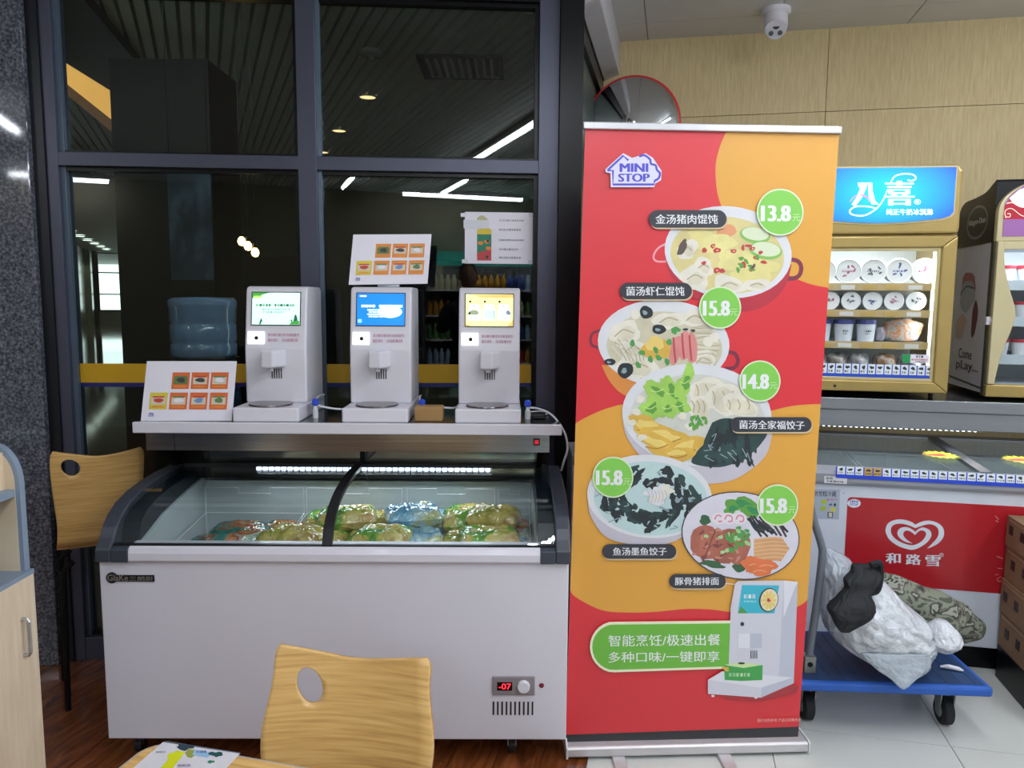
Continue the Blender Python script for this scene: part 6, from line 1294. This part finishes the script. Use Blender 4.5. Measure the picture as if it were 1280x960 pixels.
# ================================================================== BENT PLYWOOD CHAIRS
def ply_chair(label, frame, w_top, w_mid, z_b, z_tl, z_tr, hole, seat_dir, legs, lean=.05, depth=.38, drop=.055):
    t = Thing('plywood_chair', label, 'chair', frame, (0, 0, 0), None)
    n = 72; h = z_tl - z_b; half = w_top / 2
    sag = .022
    def fy(x, z):        # how far the sheet stands out along the seat direction
        k = (z - z_b) / h; return seat_dir * (.055 * (1 - k) ** 2.2 - lean * k * .6 + .02 * sin(k * pi) + .9 * x * x)
    rc = .02
    out = [(-w_mid / 2 * 1.04, z_b)]
    L_ = spline([(-w_mid / 2 * 1.04, z_b), (-w_mid / 2, z_b + h * .22), (-w_mid / 2 * 1.05, z_b + h * .5), (-half * 1.0, z_b + h * .78), (-half * .985, z_tl - .018), (-half * .94, z_tl)], 6)
    T_ = spline([(-half * .94, z_tl), (-half * .45, z_tl - sag * .75), (0, (z_tl + z_tr) / 2 - sag), (half * .5, z_tr - sag * .5), (half * .95, z_tr)], 6)
    R__ = spline([(half * .95, z_tr), (half * 1.0, z_tr - .018), (half * 1.0, z_b + h * .78), (w_mid / 2 * 1.05, z_b + h * .5), (w_mid / 2, z_b + h * .22), (w_mid / 2 * 1.04, z_b)], 6)
    Bm = [(w_mid / 2 * 1.04 * (1 - 2 * k / 8), z_b) for k in range(1, 8)]
    loop = L_ + T_[1:] + R__[1:] + Bm
    # resample by angle around the hole centre so both loops match
    hx, hz, hr1, hr2, hrot = hole; N_ = len(loop); c, s_ = cos(hrot), sin(hrot)
    inner_l = []
    for (x, z) in loop:
        a = atan2(z - hz, x - hx); a2 = a - hrot; r = hr1 * hr2 / sqrt((hr2 * cos(a2)) ** 2 + (hr1 * sin(a2)) ** 2); inner_l.append((hx + r * cos(a), hz + r * sin(a)))
    rings = 10; V = []; F = []
    for j in range(rings + 1):
        q = (j / rings) ** 1.3
        for (a, d) in zip(inner_l, loop): x = a[0] + (d[0] - a[0]) * q; z = a[1] + (d[1] - a[1]) * q; V.append((x, fy(x, z), z))
    for j in range(rings):
        for i in range(N_): F.append((j * N_ + i, j * N_ + (i + 1) % N_, (j + 1) * N_ + (i + 1) % N_, (j + 1) * N_ + i))
    b = MB(); b.add(V, F, OAK)
    t.part('backrest', b, smooth=True, solid=.012)
    zs = z_b
    def seat(a, c_):
        x = (a - .5) * w_mid * (1.04 + (.25 if drop > .02 else -.1) * min(1, c_ * 2)); y = .055 + c_ * depth; k = min(1, c_ * 6)
        return (x, seat_dir * (y + .9 * x * x * (1 - k)), zs - drop * (1 - (1 - k) ** 2) - (.015 * sin(c_ * pi) + .03 * max(0, c_ - .8) * 5) * (drop > .02))
    b = MB(); b.grid(seat, 9, 22, OAK); t.part('seat', b, smooth=True, solid=.012)
    for sx in (-1, 1):
        for yy in (.10, depth):
            b = MB(); x = sx * w_mid * .42; b.tube([(x * .8, seat_dir * (yy * .9 + .03), zs - .075), (x * 1.1, seat_dir * yy, zs - .10), (x * 1.2, seat_dir * (yy + (.03 if yy > .2 else -.06)), .0)], .0105, legs, 8); t.part('leg', b)
    return t
C1 = Frame(-.322, 1.475, -5)
ply_chair('bent plywood chair with an oval hole, in the foreground before the white freezer', C1, .325, .335, .48, .822, .810, (-.088, .742, .024, .036, radians(28)), -1, BLACKM)
C2 = Frame(-1.505, 2.72, 33)
ply_chair('bent plywood chair with an oval hole against the window, left of the freezer', C2, .30, .275, .612, .985, .972, (-.088, .922, .028, .034, radians(30)), 1, BLACKM, lean=.03, depth=.28, drop=.006)

# ================================================================== TABLE AT THE BOTTOM LEFT
TB = Frame(-.632, 1.272, -14.5)
tb = Thing('cafe_table', 'oak-topped table with rounded corners at the bottom left of the picture', 'table', TB, (.36, -.33, 0))
def rr_poly(u0, u1, v0, v1, r, n=8):
    P = []
    for cx, cy, a0 in ((u1 - r, v0 + r, -pi / 2), (u1 - r, v1 - r, 0), (u0 + r, v1 - r, pi / 2), (u0 + r, v0 + r, pi)): P += [(cx + r * cos(a0 + pi / 2 * k / n), cy + r * sin(a0 + pi / 2 * k / n)) for k in range(n + 1)]
    return P
b = MB(); b.prism(rr_poly(0, .72, -.66, 0, .045), 'z', .724, .749, mat('grey table edging', '9d9b98', .4)); tb.part('edge_band', b, bevel=.002, label='grey edge band of the table top')
b = MB(); b.prism(rr_poly(.006, .714, -.654, -.006, .04), 'z', .749, .7502, OAKT); tb.part('table_top', b)
b = MB(); b.tube([(.36, -.33, .724), (.36, -.33, .02)], .035, BLACKM, 16); tb.part('column', b); b = MB(); b.lathe([(.22, 0), (.22, .012), (.05, .03), (.001, .03)], (.36, -.33, 0), BLACKM, 28); tb.part('foot_plate', b)
pr = Print(lambda x, y: (lambda q: (q.x, q.y, .7506))(TB.atz(120 + x / 4, 880 + y / 4, .7506)), (0, 0, 1), 2.5e-5)
LAM = mat('laminated sheet', 'cfccd2', .25, coat=.3)
pr.poly([(335, 190), (720, 248), (655, 318), (640, 350), (150, 350)], LAM); pr.line([(345, 186), (722, 246)], 4, mat('sheet border', '5a6a78', .4))
pr.poly([(400, 232), (445, 240), (370, 340), (305, 340)], mat('acid yellow print', 'c9cc1e', .4)); pr.ell(392, 262, 36, 20, mat('acid yellow print', 'c9cc1e', .4))
pr.blob(445, 215, 48, 14, mat('ink slate leaf', '2f3f4c', .4), 8, .5); pr.blob(480, 245, 40, 18, mat('ink olive leaf', '8c9446', .4), 8, .5); pr.poly([(492, 228), (575, 242), (560, 270), (482, 256)], mat('ink pale blue', '8fb2d0', .4)); pr.squiggle(500, 234, 560, 246, mat('ink mid blue', '3c5f9c', .4), 5); pr.blob(600, 252, 30, 14, mat('ink teal leaf', '1f4f4c', .4), 8, .5); pr.blob(575, 290, 18, 7, mat('ink green leaf', '2c7a5a', .4), 8, .5); pr.squiggle(300, 238, 350, 246, mat('ink grey', '8a8890', .4), 4); pr.squiggle(410, 306, 480, 316, mat('ink violet', '6a4a84', .4), 4)
b = MB(); b.v = pr.mb.v; b.f = pr.mb.f; b.m = pr.mb.m; b.mats = pr.mb.mats; tb.part('laminated_placemat', b, label='laminated advert stuck to the table top')

# ================================================================== TRAY CABINET AT THE LEFT EDGE
CA = Frame(-1.200, 1.85, 0)
ca = Thing('tray_cabinet', 'pale wooden cabinet with grey edging and a round-shouldered hutch at the left edge', 'cabinet', CA, (-.24, -.33, 0))
b = MB(); b.box(-.46, -.018, -.66, 0, .06, .832, MAPLE); b.box(-.44, -.03, -.64, -.02, 0, .06, BLACKM); ca.part('body', b)
b = MB(); b.box(-.018, 0, -.658, -.002, .065, .838, MAPLE); dr = ca.part('door', b, bevel=.001)
b = MB(); b.tube([(0, -.058, .742), (.012, -.058, .742), (.016, -.058, .735), (.016, -.058, .657), (.012, -.058, .650), (0, -.058, .650)], .005, mat('satin handle', 'b6b6b6', .3, metal=.8), 8); ca.part('handle', b, parent=dr)
b = MB(); b.box(-.46, .0, -.66, .0, .838, .850, EDGEB); ca.part('top_board', b)
def hutch(u_in):
    return [(-.44, .85), (-.010 - u_in, .85), (-.010 - u_in, 1.06)] + [(-.075 - u_in * .3 + (.065 - u_in * .7) * cos(a), 1.07 + (.10 - u_in) * sin(a)) for a in [pi / 2 * k / 8 for k in range(9)]] + [(-.44, 1.17 - u_in)]
for v in (-.66, -.02):
    b = MB(); b.prism(hutch(0), 'v', v, v + .02, EDGEB); o_ = ca.part('side_panel', b)
    b = MB(); b.prism(hutch(.011), 'v', v - .0012 if v > -.1 else v + .02, v if v > -.1 else v + .0212, MAPLE); ca.part('veneer', b, parent=o_)
b = MB(); b.box(-.44, -.022, -.64, -.0215, 1.040, 1.058, EDGEB); ca.part('shelf', b)
b = MB(); b.box(-.055, -.045, -.64, -.0215, 1.058, 1.15, MAPLE); b.box(-.44, -.43, -.64, -.0215, .85, 1.16, mat('taupe back board', '8b7d6c', .6)); b.box(-.44, -.07, -.64, -.0215, 1.150, 1.165, MAPLE); ca.part('hutch_panels', b)
pt = Thing('potted_plant', 'tiny green plant in a white pot on the hutch at the left edge', 'plant', CA, (-.085, -.045, 1.17))
b = MB(); b.lathe([(.018, 0), (.026, .045), (.022, .045), (.001, .04)], (-.085, -.045, 1.17), WHITEP, 18); pt.part('pot', b)
LEAF = mat('leaf green', '3c6a34', .5)
for k in range(7):
    a = k * .9; b = MB(); p0 = Vector((-.085, -.045, 1.21)); d = Vector((cos(a), sin(a), 0)); s2 = Vector((-sin(a), cos(a), 0))
    b.add([p0, p0 + d * .015 + s2 * .008 + Vector((0, 0, .02)), p0 + d * .032 + Vector((0, 0, .025)), p0 + d * .015 - s2 * .008 + Vector((0, 0, .02))], [(0, 1, 2, 3)], LEAF); pt.part('leaf', b, solid=.001)

# ================================================================== BEHIND THE CAMERA (seen in the glass and the steel)
SKIN = mat('skin', '8e6a54', .6)
def skinned(name, joints, edges, mt, sub=2):
    me = bpy.data.meshes.new(name); me.from_pydata([j[:3] for j in joints], edges, []); o = bpy.data.objects.new(name, me); COL.objects.link(o)
    md = o.modifiers.new('skin', 'SKIN'); md.use_smooth_shade = True
    for v, j in zip(me.skin_vertices[0].data, joints): v.radius = (j[3], j[4] if len(j) > 4 else j[3])
    me.skin_vertices[0].data[0].use_root = True
    s = o.modifiers.new('sub', 'SUBSURF'); s.levels = s.render_levels = sub; me.materials.append(mt); return o
PX, PY = .04, -.36
J = [(0, 0, .98, .15, .11), (0, 0, 1.15, .145, .10), (0, .01, 1.34, .17, .11), (0, 0, 1.50, .12, .08), (0, .01, 1.56, .055), (0, .02, 1.62, .052),
     (-.18, 0, 1.47, .065), (-.25, .05, 1.25, .05), (-.10, .22, 1.40, .036), (.18, 0, 1.47, .065), (.25, .05, 1.25, .05), (.10, .22, 1.40, .036),
     (-.10, 0, .90, .095), (-.11, .02, .50, .065), (-.12, -.01, .09, .045), (-.12, .12, .045, .04), (.10, 0, .90, .095), (.11, .02, .50, .065), (.12, -.01, .09, .045), (.12, .12, .045, .04)]
E_ = [(0, 1), (1, 2), (2, 3), (3, 4), (4, 5), (2, 6), (6, 7), (7, 8), (2, 9), (9, 10), (10, 11), (0, 12), (12, 13), (13, 14), (14, 15), (0, 16), (16, 17), (17, 18), (18, 19)]
person = skinned('person', [(x, y, z) + tuple(r) for x, y, z, *r in J], E_, mat('dark clothing', '16181d', .8))
person.location = (PX, PY, 0); tag(person, 'person in dark clothes holding up a phone, mirrored in the right pane', 'person')
b = MB()
def head(a, c):
    th = a * 2 * pi; ph = (c - .5) * pi; x, y, z = cos(ph) * cos(th), cos(ph) * sin(th), sin(ph)
    fx = .075 * x * (1 - .18 * max(0, -z)); fy = .095 * y * (1 - .15 * max(0, -z)); fz = .12 * z
    if y > .5: fy += .018 * math.exp(-((x / .16) ** 2) - (((z + .12) / .22) ** 2)) - .006 * math.exp(-(((abs(x) - .4) / .2) ** 2) - (((z - .08) / .15) ** 2))
    return (fx, .03 + fy, 1.73 + fz)
b.grid(head, 28, 22, SKIN, True)
for s in (-1, 1):
    b.lathe([(.004, -.02), (.018, -.006), (.022, .006), (.004, .016)], (s * .077, .02, 1.725), SKIN, 10, 'v'); b.lathe([(.001, 0), (.008, .003), (.001, .006)], (s * .030, .108, 1.745), BLACKP, 10, 'v')
b.box(-.022, .022, .110, .116, 1.668, 1.674, mat('lips', '8c5048', .5))
h_ = bpy.data.objects.new('head', mesh_of('head', b, smooth=True)); COL.objects.link(h_); h_.parent = person
b = MB(); b.grid(lambda a, c: (.083 * cos((c * .5) * pi) * cos(a * 2 * pi), .018 + .098 * cos((c * .5) * pi) * sin(a * 2 * pi) - .01, 1.755 + .108 * sin(c * .5 * pi)), 26, 10, mat('black hair', '0d0c0c', .6), True)
h_ = bpy.data.objects.new('hair', mesh_of('hair', b, smooth=True)); COL.objects.link(h_); h_.parent = person
for s in (-1, 1):
    hj = [(s * .10, .215, 1.40, .032, .022), (s * .085, .26, 1.45, .034, .018)]; he = [(0, 1)]
    for f in range(4):
        bx = s * (.075 - f * .002); z0 = 1.475 - .004 * f + f * .018 - .03; i = len(hj); L_ = (.03, .034, .03, .024)[f]
        hj += [(bx, .285, z0, .0095), (bx - s * .018, .300, z0 + .004, .009), (bx - s * (.018 + L_ * .6), .302, z0 + .006, .008)]; he += [(1, i), (i, i + 1), (i + 1, i + 2)]
    i = len(hj); hj += [(s * .066, .262, 1.48, .011), (s * .05, .268, 1.505, .009)]; he += [(1, i), (i, i + 1)]
    o_ = skinned('hand', hj, he, SKIN, 1); o_.parent = person
b = MB(); b.box(PX - .078, PX + .078, PY + .286, PY + .294, 1.43, 1.505, BLACKP); single('phone', b, WLD, at=(PX, PY + .29, 1.43), label='black phone held up by the photographer', cat='phone', bevel=.004)

co = Thing('drinks_cooler', 'tall open drinks cooler with a teal header, mirrored behind the notice sheet', 'cooler', WLD, (.55, -3.55, 0))
TEALH = mat('lit teal header', '3fa99a', .4, emit=1.6, var=.1)
b = MB(); b.box(-.30, 1.5, -3.95, -3.9, 0, 2.14, BLACKP); b.box(-.34, -.30, -3.95, -3.35, 0, 2.14, DGREY); b.box(1.5, 1.54, -3.95, -3.35, 0, 2.14, DGREY); b.box(-.30, 1.5, -3.95, -3.40, 0, .25, DGREY); co.part('body', b)
b = MB(); b.box(-.34, 1.54, -3.95, -3.36, 1.98, 2.14, TEALH); co.part('header', b)
ld = bpy.data.lights.new('cooler_light', 'AREA'); ld.shape = 'RECTANGLE'; ld.size = 1.6; ld.size_y = .05; ld.energy = 26
lo = bpy.data.objects.new('cooler_light', ld); COL.objects.link(lo); lo.parent = co.o; lo.location = Vector((.6, -3.42, 1.96)) - co.at; lo.rotation_euler = (radians(-35), 0, 0)
kinds = [('amber', 'c98f2a'), ('navy', '2a3f86'), ('pale blue', 'a9c6e0'), ('cream', 'cfc6a6'), ('green', '5a8a4a'), ('red', 'a83a34')]
NTH = ('first second third fourth fifth sixth seventh eighth ninth tenth eleventh twelfth thirteenth fourteenth fifteenth sixteenth seventeenth eighteenth nineteenth twentieth').split() + ['next to last', 'last']
proto = {}
for k, (nm, c) in enumerate(kinds):
    b = MB(); b.lathe([(.032, 0), (.034, .01), (.034, .13), (.014, .17), (.014, .19), (.001, .19)], (0, 0, 0), mat('bottle ' + nm, c, .3), 12); proto[k] = mesh_of('drink_bottle', b, smooth=True)
for r_, z in enumerate((.40, .71, 1.02, 1.33, 1.66)):
    b = MB(); b.box(-.30, 1.5, -3.9, -3.42, z - .02, z, WHITEP); co.part('shelf', b)
    for i in range(22):
        k = (0, 0, 1, 2)[min(3, i // 6)] if r_ == 4 else (i // 4 + r_ * 2) % 6
        if r_ == 4: k = 3 if i < 6 else (0 if i < 13 else (1 if i < 16 else 2))
        o = bpy.data.objects.new('drink_bottle', proto[k]); COL.objects.link(o); o.location = (-.26 + i * .08, -3.46, z)
        tag(o, kinds[k][0] + ' bottle, ' + NTH[i] + (' from the left' if i < 20 else '') + ', on the ' + ('lowest', 'second', 'third', 'fourth', 'top')[r_] + ' shelf of the teal-headed cooler', 'bottle', kinds[k][0] + ' bottles in the ' + ('lowest', 'second', 'third', 'fourth', 'top')[r_] + ' cooler row')
